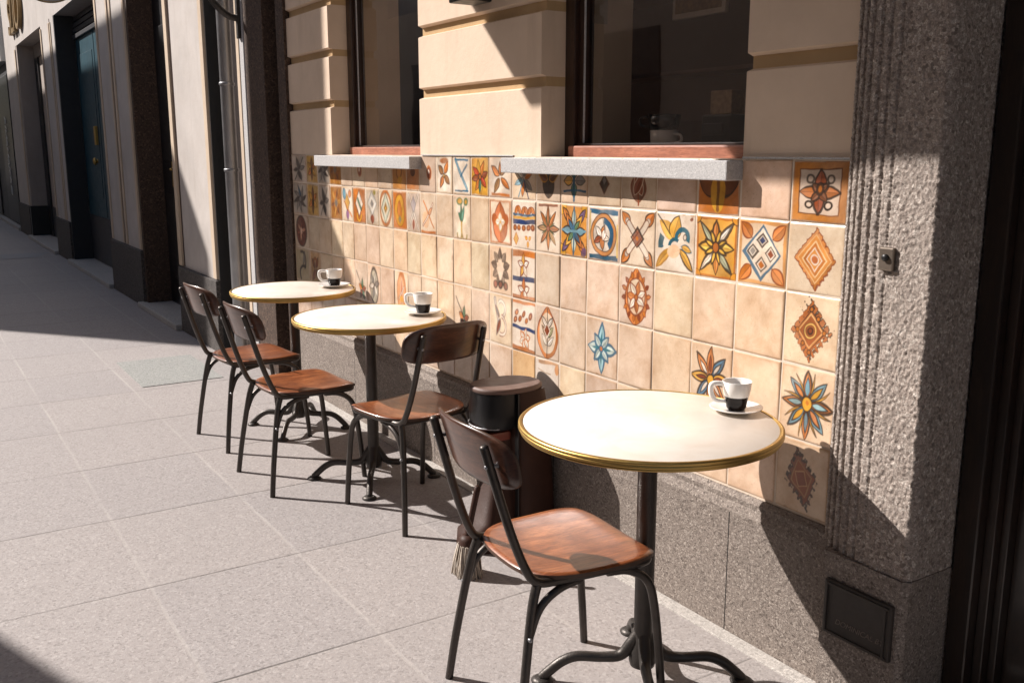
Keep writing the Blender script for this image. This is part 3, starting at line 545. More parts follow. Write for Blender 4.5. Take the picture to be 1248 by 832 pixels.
# door
d = empty('door'); d.parent = cafe
mb = MB()
mb.box(-1.351, -1.29, .12, .26, .03, 2.7, b=.006); mb.box(-1.29, -1.262, .15, .26, .03, 2.7, b=.004); mb.box(-1.262, -1.24, .175, .26, .03, 2.7, b=.004); mb.box(-1.24, .98, .19, .26, 2.5, 2.7)
mb.build('frame', M['door'], d)
mb = MB(); mb.box(-1.24, -.9, .205, .25, .03, 2.5, b=.003); mb.box(-1.16, -.98, .192, .206, .25, 1.1, b=.008); mb.box(-1.16, -.98, .192, .206, 1.25, 2.3, b=.008); mb.box(-.9, -.35, .205, .25, .03, 2.5, b=.003); mb.box(-.35, .98, .205, .25, .03, 2.5, b=.003); mb.build('door_leaf', M['door'], d)
mb = MB(); mb.box(-1.354, 1.0, -.03, .25, 0, .028, b=.004); mb.build('threshold', M['granite'], cafe)
# unseen slab added over the right half, shaped to throw the upper wall's shade
each('shade_slab', M['sill'], cafe, [(-4.89, -4.08, -1.344, -.001, 3.30, 3.44), (-4.079, 4.5, -1.557, -.001, 3.30, 3.44)])

# narrow joint strip, dark gap and corner pieces between the two buildings
mb = MB(); mb.box(-6.00, -5.861, -.018, .3, 0, 7.4, b=.004); mb.build('corner_strip', M['brown_granite'], cafe)

# ------------------------------------------------------------------ neighbouring building
nb = empty('neighbour_building', (-7, 0, 0)); tag(nb, 'grey cream house front with a teal door, pilasters and granite base', 'building')
nbx = 7.0
def nbuild(mb, name, mat, parent=None):
    o = mb.build(name, mat, parent or nb)
    if parent is None: o.location = (nbx, 0, 0)
    return o
Y = -.15
mb = MB()
mb.box(-6.17, -6.01, .05, .3, 0, 7.5); nbuild(mb, 'dark_gap', M['black'])
mb = MB(); mb.box(-6.555, -6.175, -.045, .3, .0, 7.5, b=.006); nbuild(mb, 'corner_pillar', M['brown_granite'])
mb = MB(); mb.box(-6.64, -6.556, -.052, .3, .0, 7.5, b=.004); nbuild(mb, 'corner_moulding', M['sill'])
each('corner_edge', M['edge'], nb, [(-6.70, -6.641, -.058, .3, .0, 7.5)], .004, nbx); each('corner_wall', M['neighbour_b'], nb, [(-7.09, -6.70, .0, .3, .0, 7.5)], 0, nbx)
mb = MB(); mb.box(-7.098, -7.091, -.147, .0, 0, 7.5); nbuild(mb, 'side_face', M['black'])
# drainpipe
dp = MB(); dp.tube([(-6.86, -.085, 0.0), (-6.86, -.085, 7.4)], .047, 20, 2)
for z in (1.36, 1.95, 2.9): dp.lathe([(.05, -.012), (.053, -.008), (.053, .008), (.05, .012)], -6.86, -.085, z, 24)
o = dp.build('drainpipe', M['zinc']); o.location = (0, 0, 0); tag(o, 'grey zinc drainpipe in the corner between the two buildings', 'drainpipe')
openings = [(-9.67, -8.22), (-14.10, -11.19), (-18.55, -15.35)]
piers = [(-8.22, -7.10), (-11.19, -9.67), (-15.35, -14.10), (-20.2, -18.55)]
mb = MB()
for i, (a, b) in enumerate(piers): mb.box(a, b, Y, .45, .55, 3.2)
mb.box(-20.2, -7.10, Y, .45, 3.2, 8.5); mb.box(-20.2, -7.10, .44, .6, 0, 3.2)
nbuild(mb, 'wall', M['neighbour'])
each('dado', M['dark_granite'], nb, [(a - .004, b + .004, Y - .03, .45, 0, .548) for a, b in piers], .006, nbx)
each('moulding', M['edge'], nb, [(x0, x1, Y - dy, Y + .001, .56, 3.15) for x0, x1, dy in ((-8.215, -8.12, .02), (-7.19, -7.105, .02), (-9.75, -9.675, .02), (-10.56, -10.50, .012), (-10.42, -10.34, .012), (-11.18, -11.1, .01), (-14.55, -14.49, .012), (-14.42, -14.36, .012), (-15.34, -15.26, .015), (-18.66, -18.56, .015))], .004, nbx)
each('groove_shadow', M['brown'], nb, [(-10.49, -10.43, Y - .003, Y, .56, 3.2), (-8.11, -8.085, Y - .003, Y, .56, 3.2), (-14.48, -14.43, Y - .003, Y, .56, 3.2)], 0, nbx)  # flat dark strips painted as the shadow inside the grooves
each('door_jamb', M['brown_granite'], nb, [(-9.668, -9.60, Y - .004, .12, .0, 3.2)], 0, nbx)
each('door_reveal', M['reveal'], nb, [(-14.098, -14.03, Y - .004, .08, .0, 3.2)], 0, nbx)
each('doorway_reveal', M['neighbour_b'], nb, [(-18.549, -18.4, Y + .003, .12, .56, 3.2)], 0, nbx)
each('lintel', M['neighbour_b'], nb, [(-18.4, -15.36, .1, .13, 3.0, 3.2)], 0, nbx)
each('doorway_base', M['black'], nb, [(-18.549, -18.39, Y - .02, .13, .0, .555)], 0, nbx)
# doors
d1 = MB(); d1.box(-9.6, -8.22, .07, .13, .05, 3.2); d1.box(-9.5, -9.0, .055, .071, .3, 1.1, b=.006); d1.box(-9.5, -9.0, .055, .071, 1.4, 2.6, b=.006)
dd = nbuild(d1, 'black_door', M['black'])
h = MB(); h.box(-9.06, -8.98, .02, .07, 1.17, 1.40, b=.01); h.tube([(-9.01, .04, 1.33), (-9.01, 0, 1.33), (-8.93, -.01, 1.33)], .012, 8, 3); h.build('handle', M['brass'], dd)
d2 = MB(); d2.box(-14.03, -11.19, .085, .15, .66, 2.90, b=.004); d2.box(-13.9, -12.9, .078, .086, .9, 2.7, b=.006); d2.box(-12.62, -11.4, .078, .086, .9, 2.7, b=.006); d2.box(-12.77, -12.75, .079, .086, .67, 2.9)
dd = nbuild(d2, 'teal_door', M['teal'])
k = MB(); k.box(-14.03, -11.19, .08, .15, .06, .655, b=.004); k.build('kick_plate', M['kick'], dd)
k = MB(); k.box(-12.99, -12.91, .04, .085, 1.56, 1.79, b=.01); k.build('letter_plate', M['brass'], dd)
k = MB(); k.lathe([(.0, 0), (.035, 0), (.04, .005), (.02, .01), (.02, .02), (.045, .03), (.048, .045), (.03, .06), (0, .062)], 0, 0, 0, 20); ko = k.build('knob', M['brass'], dd); ko.location = (-13.08, .085, 1.36); ko.rotation_euler.x = R(90)
k = MB()
for i in range(4): k.box(-14.03, -11.19, .05 + .01 * i, .15, 2.905 + i * .075, 2.96 + i * .075, b=.008)
k.build('transom', M['kick'], dd)
d3 = MB(); d3.box(-18.4, -18.0, .10, .16, .05, 3.0); dd = nbuild(d3, 'doorway_frame', M['black'])
d3 = MB(); d3.box(-18.0, -15.36, .13, .17, .56, 3.0); d3.build('door_leaf', M['neighbour_b'], dd)
d3 = MB(); d3.box(-18.0, -15.36, .12, .17, .05, .555); d3.build('door_base', M['kick'], dd)
each('doorstep', M['step'], nb, [(a - .05, b, Y - .08, .2, .0, .052) for a, b in openings], .008, nbx)
# gilt letters high on the neighbour's wall
def text_obj(txt, name, mat, size, loc, rot, parent=None, ext=.01):
    cu = bpy.data.curves.new(name, 'FONT'); cu.body = txt; cu.size = size; cu.extrude = ext; cu.align_x = 'CENTER'; cu.align_y = 'CENTER'; cu.shear = .3
    o = bpy.data.objects.new(name, cu); C.objects.link(o); o.location = loc; o.rotation_euler = rot
    bpy.context.view_layer.update(); dg = bpy.context.evaluated_depsgraph_get(); me = bpy.data.meshes.new_from_object(o.evaluated_get(dg)); 
    o2 = bpy.data.objects.new(name, me); C.objects.link(o2); o2.location = loc; o2.rotation_euler = rot; me.materials.clear(); me.materials.append(mat)
    bpy.data.objects.remove(o)
    if parent: o2.parent = parent; o2.matrix_parent_inverse = Matrix.Translation(parent.location).inverted()
    return o2
t = text_obj('SLIO', 'wall_letters', M['gold'], .8, (-17.95, Y - .035, 3.62), (R(90), 0, 0), ext=.03); tag(t, 'dull gold raised letters high on the far grey wall', 'letters')

# far shop front
fs = empty('far_shop_front', (-20.2, 0, 0)); tag(fs, 'dark shop front at the far end of the street with white signboard', 'building')
def fbuild(mb, name, mat): o = mb.build(name, mat, fs); o.location = (20.2, 0, 0); return o
mb = MB(); mb.box(-48, -20.22, -.1, .5, 0, 8.5); fbuild(mb, 'wall', M['kick'])
each('shop_window', M['black'], fs, [(-22.6 - i * 3.6, -20.6 - i * 3.6, -.13, -.1, .1, 2.9) for i in range(7)], .02, 20.2)
mb = MB(); mb.box(-47, -20.4, -.22, -.1, 3.1, 3.9, b=.02); fbuild(mb, 'signboard', M['white'])
mb = MB(); mb.box(-48, -20.3, -.2, .2, 0, .06); fbuild(mb, 'doorstep', M['step'])
t = text_obj('RIUALIAJERO', 'shop_letters', M['white'], .26, (-21.5, -.145, 1.4), (R(90), R(90), 0), ext=.004); tag(t, 'small white letters running down the far dark shop front', 'letters')

# round hanging sign
sg = empty('hanging_sign', (-12.5, -.40, 3.53)); tag(sg, 'round white hanging sign with gold rim above the teal door', 'sign'); sg.scale = (.85,) * 3
k = MB(); k.lathe([(0, -.015), (.44, -.015), (.44, .015), (0, .015)], n=64); o = k.build('sign_board', M['white'], sg); o.rotation_euler = (0, R(90), 0)
k = MB(); k.lathe([(.44, -.02), (.452, -.018), (.452, .018), (.44, .02), (.435, .016), (.435, -.016), (.44, -.02)], n=64); o = k.build('rim', M['gold'], sg); o.rotation_euler = (0, R(90), 0)
for i in range(26):
    a = 2 * math.pi * i / 26; k = MB(); k.lathe([(0, 0), (.02, 0), (.02, .004), (0, .004)], .37 * math.cos(a), .37 * math.sin(a), .0155, 8)
    o = k.build('sign_dot', M['kick'], sg); o.rotation_euler = (0, R(90), 0)
k = MB(); k.tube([(0, .47, .55), (0, -.3, .55)], .018, 8, 2); k.tube([(0, -.2, .55), (0, -.2, .44)], .01, 6, 1); k.tube([(0, .2, .55), (0, .2, .4)], .01, 6, 1); k.build('bracket', M['iron'], sg)

# wrought iron lamp on the corner
lm = empty('wall_lamp', (-6.6, -.05, 2.36)); tag(lm, 'black wrought iron lamp bracket curving up from the corner pillar', 'lamp')
k = MB(); k.box(-.02, .02, -.025, -.001, -.13, .13, b=.006); k.build('wall_plate', M['iron'], lm)
k = MB(); k.tube([(0, -.02, 0), (0, -.08, .015), (0, -.15, .07), (0, -.21, .16), (0, -.24, .34)], .022, 10, 6); k.build('arm', M['iron'], lm)
k = MB(); k.lathe([(.03, 0), (.09, .04), (.13, .30), (.15, .31), (.04, .40), (0, .41)], 0, -.24, .33, 6, smooth=False); k.build('lantern', M['iron'], lm)
# small dark box high between the windows
k = MB(); k.box(-3.585, -3.455, -.13, -.0, 2.085, 2.30, b=.008); o = k.build('wall_light_box', M['black']); tag(o, 'small black box light fixed high between the two café windows', 'lamp')
# doorbell and plaque
db = empty('doorbell', (-1.485, -.0605, 1.236)); tag(db, 'small metal doorbell on the rough granite pilaster', 'doorbell')
k = MB(); k.box(-.021, .021, -.009, .006, -.029, .029, b=.004); k.build('housing', M['dbrass_dark'] if 'dbrass_dark' in M else m_plain('bell_metal', (.16, .13, .105), .4, .6), db)
k = MB(); k.lathe([(0, 0), (.009, 0), (.009, .006), (.006, .009), (0, .009)], n=20); o = k.build('button', M['black'], db); o.location = (0, -.009, .004); o.rotation_euler.x = R(90)
pq = empty('plaque', (-1.487, -.066, .275)); tag(pq, 'dark metal plaque low on the granite beside the doorway', 'plaque')
k = MB(); k.box(-.106, .106, -.012, .004, -.078, .078, b=.004)
for z0, z1, x0, x1 in ((.066, .072, -.098, .098), (-.072, -.066, -.098, .098), (-.066, .066, -.098, -.092), (-.066, .066, .086, .092)): k.box(x0, x1, -.017, -.0125, z0, z1, b=.0015)
k.build('plate', M['plaque'], pq)
t = text_obj('DOMINICAL BY', 'lettering', M['plaquetxt'], .022, (-1.47, -.0795, .245), (R(90), 0, 0), ext=.0006); t.parent = pq; t.location = (.012, -.0125, -.032)

# things on the inner window sill
k = MB()
def cup_prof(r0, r1, h, t=.004): return [(0, 0), (r0 * .8, 0), (r0, .003), (r0 + (r1 - r0) * .5, h * .5), (r1, h), (r1 - t, h), (r0 + (r1 - r0) * .5 - t, h * .5), (r0 - t, .008), (0, .006)]
wc = empty('stacked_cup', (-2.70, .27, 1.508)); tag(wc, 'white cup under the black mug on the inner window sill', 'cup')
k = MB(); k.lathe(cup_prof(.048, .052, .062), n=40); k.build('bowl', M['ceramic'], wc)
k = MB(); k.tube([(.048, 0, .05), (.075, .01, .045), (.078, .012, .025), (.05, .002, .015)], .005, 8, 5); k.build('handle', M['ceramic'], wc)
bmug = empty('black_mug', (-2.70, .27, 1.571)); tag(bmug, 'black mug standing on a white cup behind the right window', 'mug')
k = MB(); k.lathe(cup_prof(.05, .061, .055), n=40); k.build('bowl', M['mug'], bmug)
k = MB(); k.tube([(-.054, -.01, .048), (-.092, -.03, .045), (-.096, -.03, .02), (-.05, -.008, .01)], .005, 8, 5); k.build('handle', M['mug'], bmug)
k = MB(); k.box(-2.50, -2.40, .30, .36, 1.62, 1.70, b=.003); o = k.build('paper_box', M['picture']); tag(o, 'pale small box on top of the dark coffee machine behind the window', 'box')
k = MB(); k.box(-2.53, -2.39, .29, .38, 1.508, 1.6195, b=.006); k.box(-2.515, -2.42, .283, .29, 1.55, 1.59, b=.003); o = k.build('coffee_machine', M['blackgloss']); tag(o, 'small dark coffee machine behind the right window beside the mugs', 'coffee machine')
k = MB(); k.box(-3.0855, -3.0845, .20, .30, 1.98, 2.16); o = k.build('paper_note', M['paper']); tag(o, 'pale paper note stuck inside the left edge of the right window', 'note')
pf = empty('picture_frame', (-2.85, .55, 2.0)); tag(pf, 'small framed picture hanging inside the right window', 'picture')
k = MB(); k.box(-.13, .16, -.01, .01, -.0, .22, b=.004); k.build('frame', M['paper'], pf)
k = MB(); k.box(-.11, .14, -.013, -.011, .02, .2); k.build('print', M['picture'], pf)

# ------------------------------------------------------------------ ground
k = MB(); k.add([(-160, -60, 0), (60, -60, 0), (60, 40, 0), (-160, 40, 0)], [(0, 1, 2, 3)]); o = k.build('pavement', M['pave']); tag(o, kind='structure')
k = MB(); k.box(-7.18, -6.32, -.90, -.38, -.01, .004, b=.001); o = k.build('paving_patch', M['patch']); tag(o, kind='structure')
k = MB(); k.add([(-15.85, -1.6, .004), (-15.7, -.26, .004), (-15.1, -.5, .004), (-15.05, -1.6, .004)], [(0, 1, 2, 3)]); o = k.build('road_marking', M['paint']); tag(o, kind='structure')
k = MB(); k.box(-5.86, -1.36, -.085, -.0345, -.01, .006, b=.002); o = k.build('kerb_strip', M['step']); tag(o, kind='structure')

# ------------------------------------------------------------------ bistro table
TZ = .757
def make_table():
    t = empty('bistro_table')
    k = MB(); k.lathe([(0, TZ - .022), (.352, TZ - .022), (.352, TZ - .002), (.350, TZ), (0, TZ)], n=96); k.build('marble_top', M['marble'], t)
    k = MB(); k.lathe([(.340, TZ - .025), (.354, TZ - .025), (.3595, TZ - .0225), (.3605, TZ - .0195), (.3585, TZ - .0175), (.3625, TZ - .016), (.3645, TZ - .0125), (.3625, TZ - .009), (.3615, TZ - .008), (.364, TZ - .006), (.364, TZ - .002), (.360, TZ + .0015), (.3525, TZ + .001), (.3525, TZ - .0235), (.340, TZ - .0235)], n=128)
    k.build('brass_rim', M['brass'], t)
    k = MB(); k.lathe([(0, .055), (.036, .055), (.040, .07), (.040, .10), (.030, .125), (.0275, .15), (.0275, .69), (.034, .70), (.05, .708), (.11, .712), (.11, .72), (0, .72)], n=32); k.build('column', M['iron'], t)
    for i in range(4):
        a = R(57 + 90 * i); c, s = math.cos(a), math.sin(a)
        k = MB(); P = lambda r, z: (r * c, r * s, z)
        k.tube([P(.01, .15), P(.035, .115), P(.065, .082), P(.12, .076), (P(.19, .078)), P(.235, .062), P(.275, .03), P(.295, .012)], [.018, .018, .016, .0145, .0145, .015, .015, .014], 12, 5)
        leg = k.build('leg', M['iron'], t)
        k = MB(); k.lathe([(0, .0), (.032, .0), (.034, .006), (.022, .014), (0, .016)], .292 * c, .292 * s, 0, 20); k.build('foot', M['iron'], leg)
    return t

# ------------------------------------------------------------------ chair (faces local +Y)
def superell(a, n): c, s = math.cos(a), math.sin(a); return (abs(c) ** (2 / n) * (1 if c >= 0 else -1), abs(s) ** (2 / n) * (1 if s >= 0 else -1))
def make_chair():
    ch = empty('cafe_chair')
    # seat
    k = MB(); NA, NR = 64, 12; th = .017
    def sp(x, y):
        r2 = (x / .2) ** 2 + (y / .2) ** 2
        z = .452 + .014 * min(1, r2 * .5) - .012
        z -= .022 * max(0, (y - .13) / .08) ** 2
        z += .006 * (abs(x) / .2) ** 2
        return z
    rings = []
    for side in (0, 1):
        for i in range(1, NR + 1):
            f = i / NR; row = []
            for a in range(NA):
                ux, uy = superell(2 * math.pi * a / NA, 3.3); x = ux * .208 * f * (1 + .05 * uy); y = uy * .205 * f
                z = sp(x, y) - (th if side else 0); e = max(0, (f - .93) / .07)
                z += (-.004 if side == 0 else .003) * e * e
                row.append((x, y, z))
            rings.append(row)
    vs = [(0, 0, sp(0, 0))] + [p for r in rings[:NR] for p in r] + [(0, 0, sp(0, 0) - th)] + [p for r in rings[NR:] for p in r]
    fs = []; o2 = 1 + NR * NA
    fs += [(0, 1 + a, 1 + (a + 1) % NA) for a in range(NA)] + [(o2, o2 + 1 + (a + 1) % NA, o2 + 1 + a) for a in range(NA)]
    for i in range(NR - 1):
        for a in range(NA):
            b = (a + 1) % NA; fs.append((1 + i * NA + a, 1 + (i + 1) * NA + a, 1 + (i + 1) * NA + b, 1 + i * NA + b)); fs.append((o2 + 1 + i * NA + a, o2 + 1 + i * NA + b, o2 + 1 + (i + 1) * NA + b, o2 + 1 + (i + 1) * NA + a))
    k.add(vs, fs, 0, True)
    i = NR - 1; k.f += [(1 + i * NA + a, o2 + 1 + i * NA + a, o2 + 1 + i * NA + (a + 1) % NA, 1 + i * NA + (a + 1) % NA) for a in range(NA)]; k.m += [1] * NA; k.sm += [False] * NA
    k.build('seat', [M['seat'], M['ply']], ch)
    # backrest
    k = MB(); cz, hy = .765, .078
    def bp(u, v, s):   # s=-1 back side, +1 front
        x = u * .205; y = -.262 - .052 * (1 - u * u) - .30 * (v * hy) * 1.0 + s * .006
        # tilt: top leans back
        return (x, y, cz + v * hy - .012 * u * u * (1 if v < 0 else .2))
    NA, NR = 60, 8; vs = []; fs = []
    for s in (1, -1):
        vs.append(bp(0, 0, s))
        for i in range(1, NR + 1):
            for a in range(NA):
                ux, uy = superell(2 * math.pi * a / NA, 3.2); vs.append(bp(ux * i / NR, uy * i / NR, s * (1 if i < NR else .55)))
    o2 = 1 + NR * NA
    for o, fl in ((0, 0), (o2, 1)):
        fs += [(o, o + 1 + a, o + 1 + (a + 1) % NA) for a in range(NA)]
        for i in range(NR - 1):
            for a in range(NA): b = (a + 1) % NA; fs.append((o + 1 + i * NA + a, o + 1 + (i + 1) * NA + a, o + 1 + (i + 1) * NA + b, o + 1 + i * NA + b))
    k.add(vs, fs, 0, True); i = NR - 1
    k.f += [(1 + i * NA + a, o2 + 1 + i * NA + a, o2 + 1 + i * NA + (a + 1) % NA, 1 + i * NA + (a + 1) % NA) for a in range(NA)]; k.m += [1] * NA; k.sm += [False] * NA
    br = k.build('backrest', [M['back'], M['ply']], ch)
    k = MB()
    for s in (-1, 1):
        for z in (.735, .795): k.lathe([(0, 0), (.007, 0), (.0065, .002), (0, .003)], s * .148, 0, 0, 12) if 0 else None
    # frame: posts run down and turn into the seat rail
    k = MB(); r = .0118
    for s in (-1, 1):
        k.tube([(s * .146, -.325, .805), (s * .149, -.306, .74), (s * .156, -.258, .58), (s * .163, -.218, .475), (s * .168, -.186, .437), (s * .172, -.12, .431), (s * .178, .03, .430), (s * .176, .13, .426), (s * .145, .168, .424), (s * .08, .176, .424), (0, .178, .424)], r, 12, 6)
    k.tube([(-.166, -.172, .430), (0, -.180, .430), (.166, -.172, .430)], r * .9, 10, 5)
    k.build('frame', M['steel'], ch)
    for s in (-1, 1):
        k = MB(); k.tube([(s * .166, -.186, .436), (s * .174, -.208, .36), (s * .196, -.243, .15), (s * .210, -.262, .0)], [.013, .0125, .012, .0115], 12, 5)
        k.tube([(s * .180, -.215, .30), (s * .177, -.185, .37), (s * .175, -.13, .408), (s * .174, -.06, .420)], [.009, .0105, .0105, .009], 10, 6)
        leg = k.build('leg', M['steel'], ch)
        k = MB(); k.tube([(s * .174, -.2215, .30), (s * .196, -.2215, .30)], .006, 8, 1); k.build('bolt', M['zinc'], leg)
        k = MB(); k.tube([(s * .174, .02, .420), (s * .178, .085, .414), (s * .184, .142, .375), (s * .188, .165, .30), (s * .194, .182, .15), (s * .198, .195, .0)], [.010, .0118, .012, .012, .012, .0115], 12, 6)
        k.build('leg', M['steel'], ch)
    k = MB(); k.tube([(-.180, -.206, .285), (0, -.19, .285), (.180, -.206, .285)], .007, 8, 3)
    for s in (-1, 1):
        k2 = MB(); k2.tube([(s * .149, -.322, .755), (s * .149, -.285, .755)], .006, 8, 1); k2.build('screw', M['zinc'], br)
    return ch

def make_cup():
    c = empty('coffee_cup')
    k = MB(); hh = .074
    prof = [(0, .0), (.021, .0), (.0225, .003), (.0255, .008), (.0275, .02), (.0305, .036), (.0325, .0385), (.0355, .055), (.0375, hh), (.0372, hh + .0012), (.0355, hh), (.0330, .055), (.031, .05), (0, .05)]
    mi = [1, 1, 1, 1, 1, 0, 0, 0, 0, 0, 0, 0, 0]
    k.lathe(prof, n=48, mi=mi); k.build('cup_body', [M['ceramic'], M['coffee']], c)
    k = MB(); k.lathe([(0, .0505), (.0308, .0505), (.0308, .0525), (0, .0525)], n=40); k.build('coffee', M['coffee'], c)
    k = MB(); k.tube([(-.034, 0, .068), (-.052, 0, .070), (-.066, 0, .065), (-.066, 0, .042), (-.054, 0, .026), (-.029, 0, .022)], [.006, .0065, .007, .0065, .006, .005], 12, 6); k.build('handle', M['ceramic'], c)
    return c
def make_saucer():
    k = MB(); k.lathe([(0, .0), (.035, .0), (.038, .003), (.06, .008), (.0735, .0135), (.0745, .0155), (.072, .0155), (.056, .0105), (.034, .0062), (0, .006)], n=56); o = k.build('saucer', M['ceramic']); return o

T1 = (-1.91, -.45); T2 = (-3.93, -.365); T3 = (-4.93, -.36)
tables = [(T1, 0, 'largest nearest round marble bistro table with brass rim, beside the granite pilaster'), (T2, 4, 'middle round marble bistro table with brass rim, between the facing chairs'), (T3, -6, 'farthest round marble bistro table with brass rim, by the drainpipe corner')]
tp = make_table(); tabs = [tp] + [copy_tree(tp) for _ in range(2)]
for o, ((x, y), rz, lb) in zip(tabs, tables):
    o.location = (x, y, 0); o.rotation_euler.z = R(rz); f_ = {T1: .98, T2: .95, T3: .91}[(x, y)]; o.scale = (f_, f_, 1.026 if f_ == .98 else 1.012); tag(o, lb, 'table', 'round bistro tables along the tiled wall')
chairs = [((-2.0, -.66), -4, 'nearest wooden bistro chair, in front, tucked under the nearest marble table'),
          ((-4.16, -.60), 3, 'bistro chair with its back to the street, at the middle table'),
          ((-4.90, -.59), 5, 'farthest bistro chair, back to the street, at the farthest table'),
          ((-3.52, -.38), 98, 'bistro chair with dark wide backrest, beside the brown litter bin')]
cp = make_chair(); chs = [cp] + [copy_tree(cp) for _ in range(3)]
for o, ((x, y), rz, lb) in zip(chs, chairs):
    o.location = (x, y, 0); o.rotation_euler.z = R(rz); tag(o, lb, 'chair', 'wood and black steel bistro chairs')
cups = [((-1.855, -.178), 'nearest'), ((-3.84, -.14), 'middle'), ((-4.89, -.14), 'farthest')]
c0 = make_cup(); cs = [c0] + [copy_tree(c0) for _ in range(2)]
s0 = make_saucer(); ss = [s0] + [copy_tree(s0) for _ in range(2)]
for (c, s, ((x, y), w), rz) in zip(cs, ss, cups, (28, 30, 26)):
    zz = TZ * (1.026 if w == 'nearest' else 1.012); c.location = (x, y, zz + .0065); c.rotation_euler.z = R(rz + {"nearest": 32, "middle": 18, "farthest": 44}[w]); c.scale = ((1.1,) * 3 if w == 'nearest' else (1.2,) * 3); s.scale = (1, 1, 1) if w == 'nearest' else (1.15, 1.15, 1.1); s.location = (x, y, zz + .0008)
    tag(c, 'white and black espresso cup on the %s marble table' % w, 'cup', 'espresso cups'); tag(s, 'white saucer under the cup on the %s marble table' % w, 'saucer', 'saucers')

# ------------------------------------------------------------------ litter bin
bn = empty('litter_bin', (-3.0, -.225, 0)); tag(bn, 'dark brown litter bin with rounded black hood, against the wall between chairs', 'bin')
def dsec(cx, cy, rx, ry, n=28, p=2.6): return [(cx + superell(2 * math.pi * i / n, p)[0] * rx, cy + superell(2 * math.pi * i / n, p)[1] * ry) for i in range(n)]
def loft(k, secs, mi=0, smooth=True):
    n = len(secs[0][0]); vs = [(x, y, z) for s, z in secs for x, y in s]
    fs = [(i * n + a, i * n + (a + 1) % n, (i + 1) * n + (a + 1) % n, (i + 1) * n + a) for i in range(len(secs) - 1) for a in range(n)]
    k.add(vs, fs, mi, smooth); m = len(secs) - 1; k.add([vs[j] for j in range(n)], [tuple(range(n))[::-1]], mi); k.add([vs[m * n + j] for j in range(n)], [tuple(range(n))], mi)
k = MB(); loft(k, [(dsec(0, -.0, .108, .140, p=2.3), .612), (dsec(0, -.0, .112, .143, p=2.3), .617), (dsec(0, -.0, .112, .143, p=2.3), .626), (dsec(0, -.0, .104, .135, p=2.3), .631)]); k.build('lid', M['lid'], bn)
k = MB(); loft(k, [(dsec(.012, .085, .108, .095, p=4), .0), (dsec(.010, .08, .102, .09, p=4), .25), (dsec(.004, .07, .096, .085, p=4), .50), (dsec(.0, .055, .094, .082, p=4), .611)]); k.build('column', M['brown'], bn)
k = MB(); loft(k, [(dsec(0, -.055, .085, .07), .470), (dsec(0, -.055, .100, .080), .482), (dsec(0, -.055, .102, .082), .53), (dsec(0, -.05, .100, .083), .611)]); hd = k.build('hood', M['blackgloss'], bn)
k = MB(); k.box(.085, .1065, -.012, -.006, .06, .608, b=.001); k.build('seam', M['black'], bn)
k = MB(); k.box(.098, .1085, .03, .07, .52, .545, b=.002); k.build('lock_plate', M['dbrass'], bn)
k = MB(); k.tube([(-.106, -.03, .50), (-.092, -.10, .484), (-.04, -.138, .479), (.04, -.136, .479), (.096, -.09, .482)], .0035, 6, 6); k.build('hood_rim', M['zinc'], hd)
k = MB(); k.box(-.085, .07, -.15, -.02, .425, .460, b=.008); k.build('ash_tray', M['red'], bn)
k = MB(); loft(k, [(dsec(.0, -.03, .10, .165, p=4), .0), (dsec(0, -.03, .098, .160, p=4), .06), (dsec(.0, -.01, .08, .12, p=4), .10), (dsec(.0, .02, .055, .07, p=4), .424)]); k.build('base', M['brown'], bn)
# hand brush
hb = empty('hand_brush', (-2.80, -.515, 0)); tag(hb, 'small pale bristled hand brush with dark handle, on the ground beside the bin', 'brush')
k = MB()
for i in range(260):
    a = random.uniform(0, 6.28); r = math.sqrt(random.random()); x, y = r * math.cos(a), r * math.sin(a)
    k.tube([(x * .040, y * .032, .115), (x * .055 + random.uniform(-.006, .006), y * .045, .055), (x * .062 + random.uniform(-.01, .01), y * .052 + random.uniform(-.008, .008), .001)], .0019, 4, 2)
k.build('bristles', M['straw'], hb)
k = MB(); k.lathe([(0, .095), (.034, .095), (.036, .10), (.034, .135), (.018, .15), (.0, .15)], n=24, sy=.85); k.tube([(0, 0, .14), (.0, .02, .22), (.0, .045, .32)], [.013, .011, .012], 10, 4); k.build('handle', M['brown'], hb)

# ------------------------------------------------------------------ other side of the street (outside the frame: shades, and is mirrored in the panes)
ob = empty('opposite_house', (-10, -5.2, 0)); tag(ob, 'low plain house row on the other side of the street', 'building')
def ob_build(mb, name, mat, p): o = mb.build(name, mat, p); o.location = tuple(-c for c in p.location); return o
mb = MB(); mb.prism([(-15.99, 0), (4, 0), (4, 5.35), (-5.55, 5.35), (-7.53, 3.75), (-15.99, 3.75)], -7.0, -5.2); ob_build(mb, 'wall', M['opp'], ob)
for i in range(6):
    x = -15 + i * 2.6; mb = MB(); mb.box(x, x + 1.1, -5.2, -5.17, 1.0, 2.9); ob_build(mb, 'window', M['oppdark'], ob)
    mb = MB(); mb.box(x - .1, x + 1.2, -5.2, -5.08, .88, 1.0); ob_build(mb, 'window_ledge', M['sill'], ob)
ot = empty('opposite_tower_house', (-20, -5.2, 0)); tag(ot, 'tall plain house on the other side of the street', 'building')
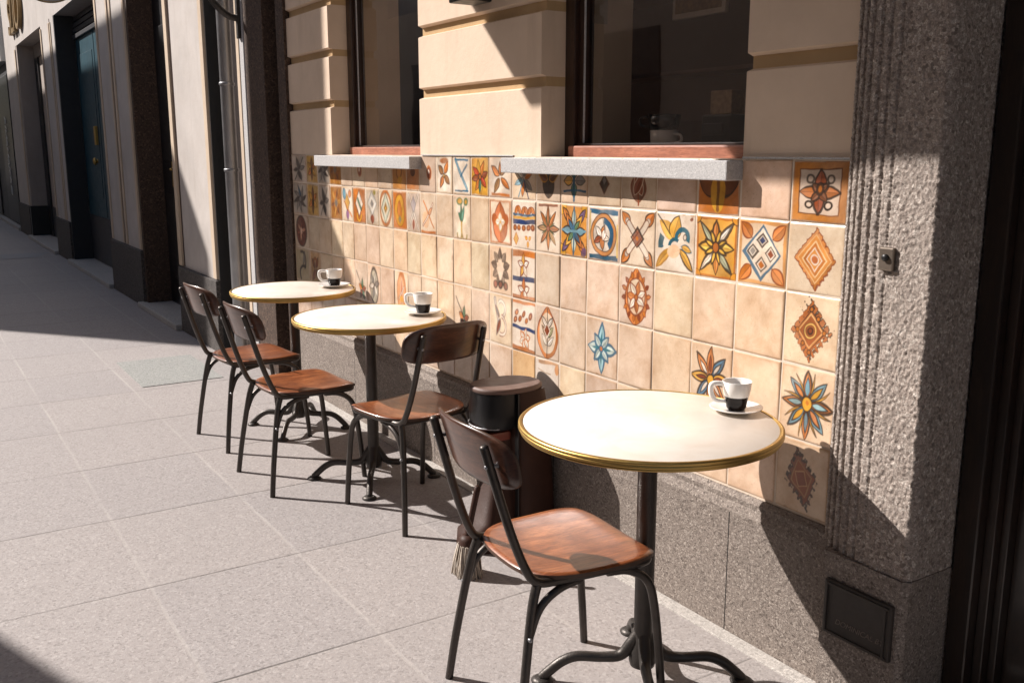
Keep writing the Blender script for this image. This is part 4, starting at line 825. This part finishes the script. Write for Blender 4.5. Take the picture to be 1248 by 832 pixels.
mb = MB(); mb.box(-60, -16.0, -6.92, -5.2, 0, 8.94); ob_build(mb, 'wall', M['opp'], ot)

def uvp(u, v, D): return (u - 1.28 * D, v + 1.22 * D)
mb = MB(); mb.prism([uvp(u, v, 3.0) for u, v in ((-6.45, .55), (-4.95, .55), (-4.95, .80), (-5.27, 1.12), (-5.27, 3.6), (-6.45, 3.6))], -3.004, -3.0)
shade_pnl = mb.build('shade_panel', M['cloth']); tag(shade_pnl, 'unseen panel added high over the street to shade the wall', 'shade panel')  # unseen panel, outline cut to cast the shade at the wall's left end

# ------------------------------------------------------------------ light, camera
W = bpy.data.worlds.new('World'); SC.world = W; W.use_nodes = True
sd = Vector((-.788, -.616, .75)).normalized(); el = math.asin(sd.z)
bg = W.node_tree.nodes['Background']; sky = W.node_tree.nodes.new('ShaderNodeTexSky'); sky.sky_type = 'NISHITA'; sky.sun_disc = False
sky.sun_elevation = el; sky.sun_rotation = math.atan2(sd.x, sd.y); W.node_tree.links.new(sky.outputs[0], bg.inputs[0]); bg.inputs[1].default_value = .052; sky.dust_density = 1.4; sky.ozone_density = 1.0
L = bpy.data.lights.new('sun', 'SUN'); L.energy = 5.0; L.angle = R(.5); L.color = (1, .93, .875); lo = bpy.data.objects.new('sun', L); C.objects.link(lo); lo.rotation_euler = sd.to_track_quat('Z', 'Y').to_euler()
lo['kind'] = 'structure'
cam = bpy.data.cameras.new('camera'); co = bpy.data.objects.new('camera', cam); C.objects.link(co); SC.camera = co
pitch = math.atan(233 / 1164); yaw = R(180 - 32.6)
fw = Vector((math.cos(yaw) * math.cos(pitch), math.sin(yaw) * math.cos(pitch), -math.sin(pitch)))
co.location = (0, -2.1148, 1.5); co.rotation_euler = fw.to_track_quat('-Z', 'Y').to_euler()
cam.sensor_width = 36; cam.lens = 36 * 1164 / 1248; cam.clip_end = 500; cam.clip_start = .05
vs = SC.view_settings; vs.view_transform = 'Standard'; vs.look = 'None'; vs.exposure = .72; vs.gamma = 1; vs.use_curve_mapping = False
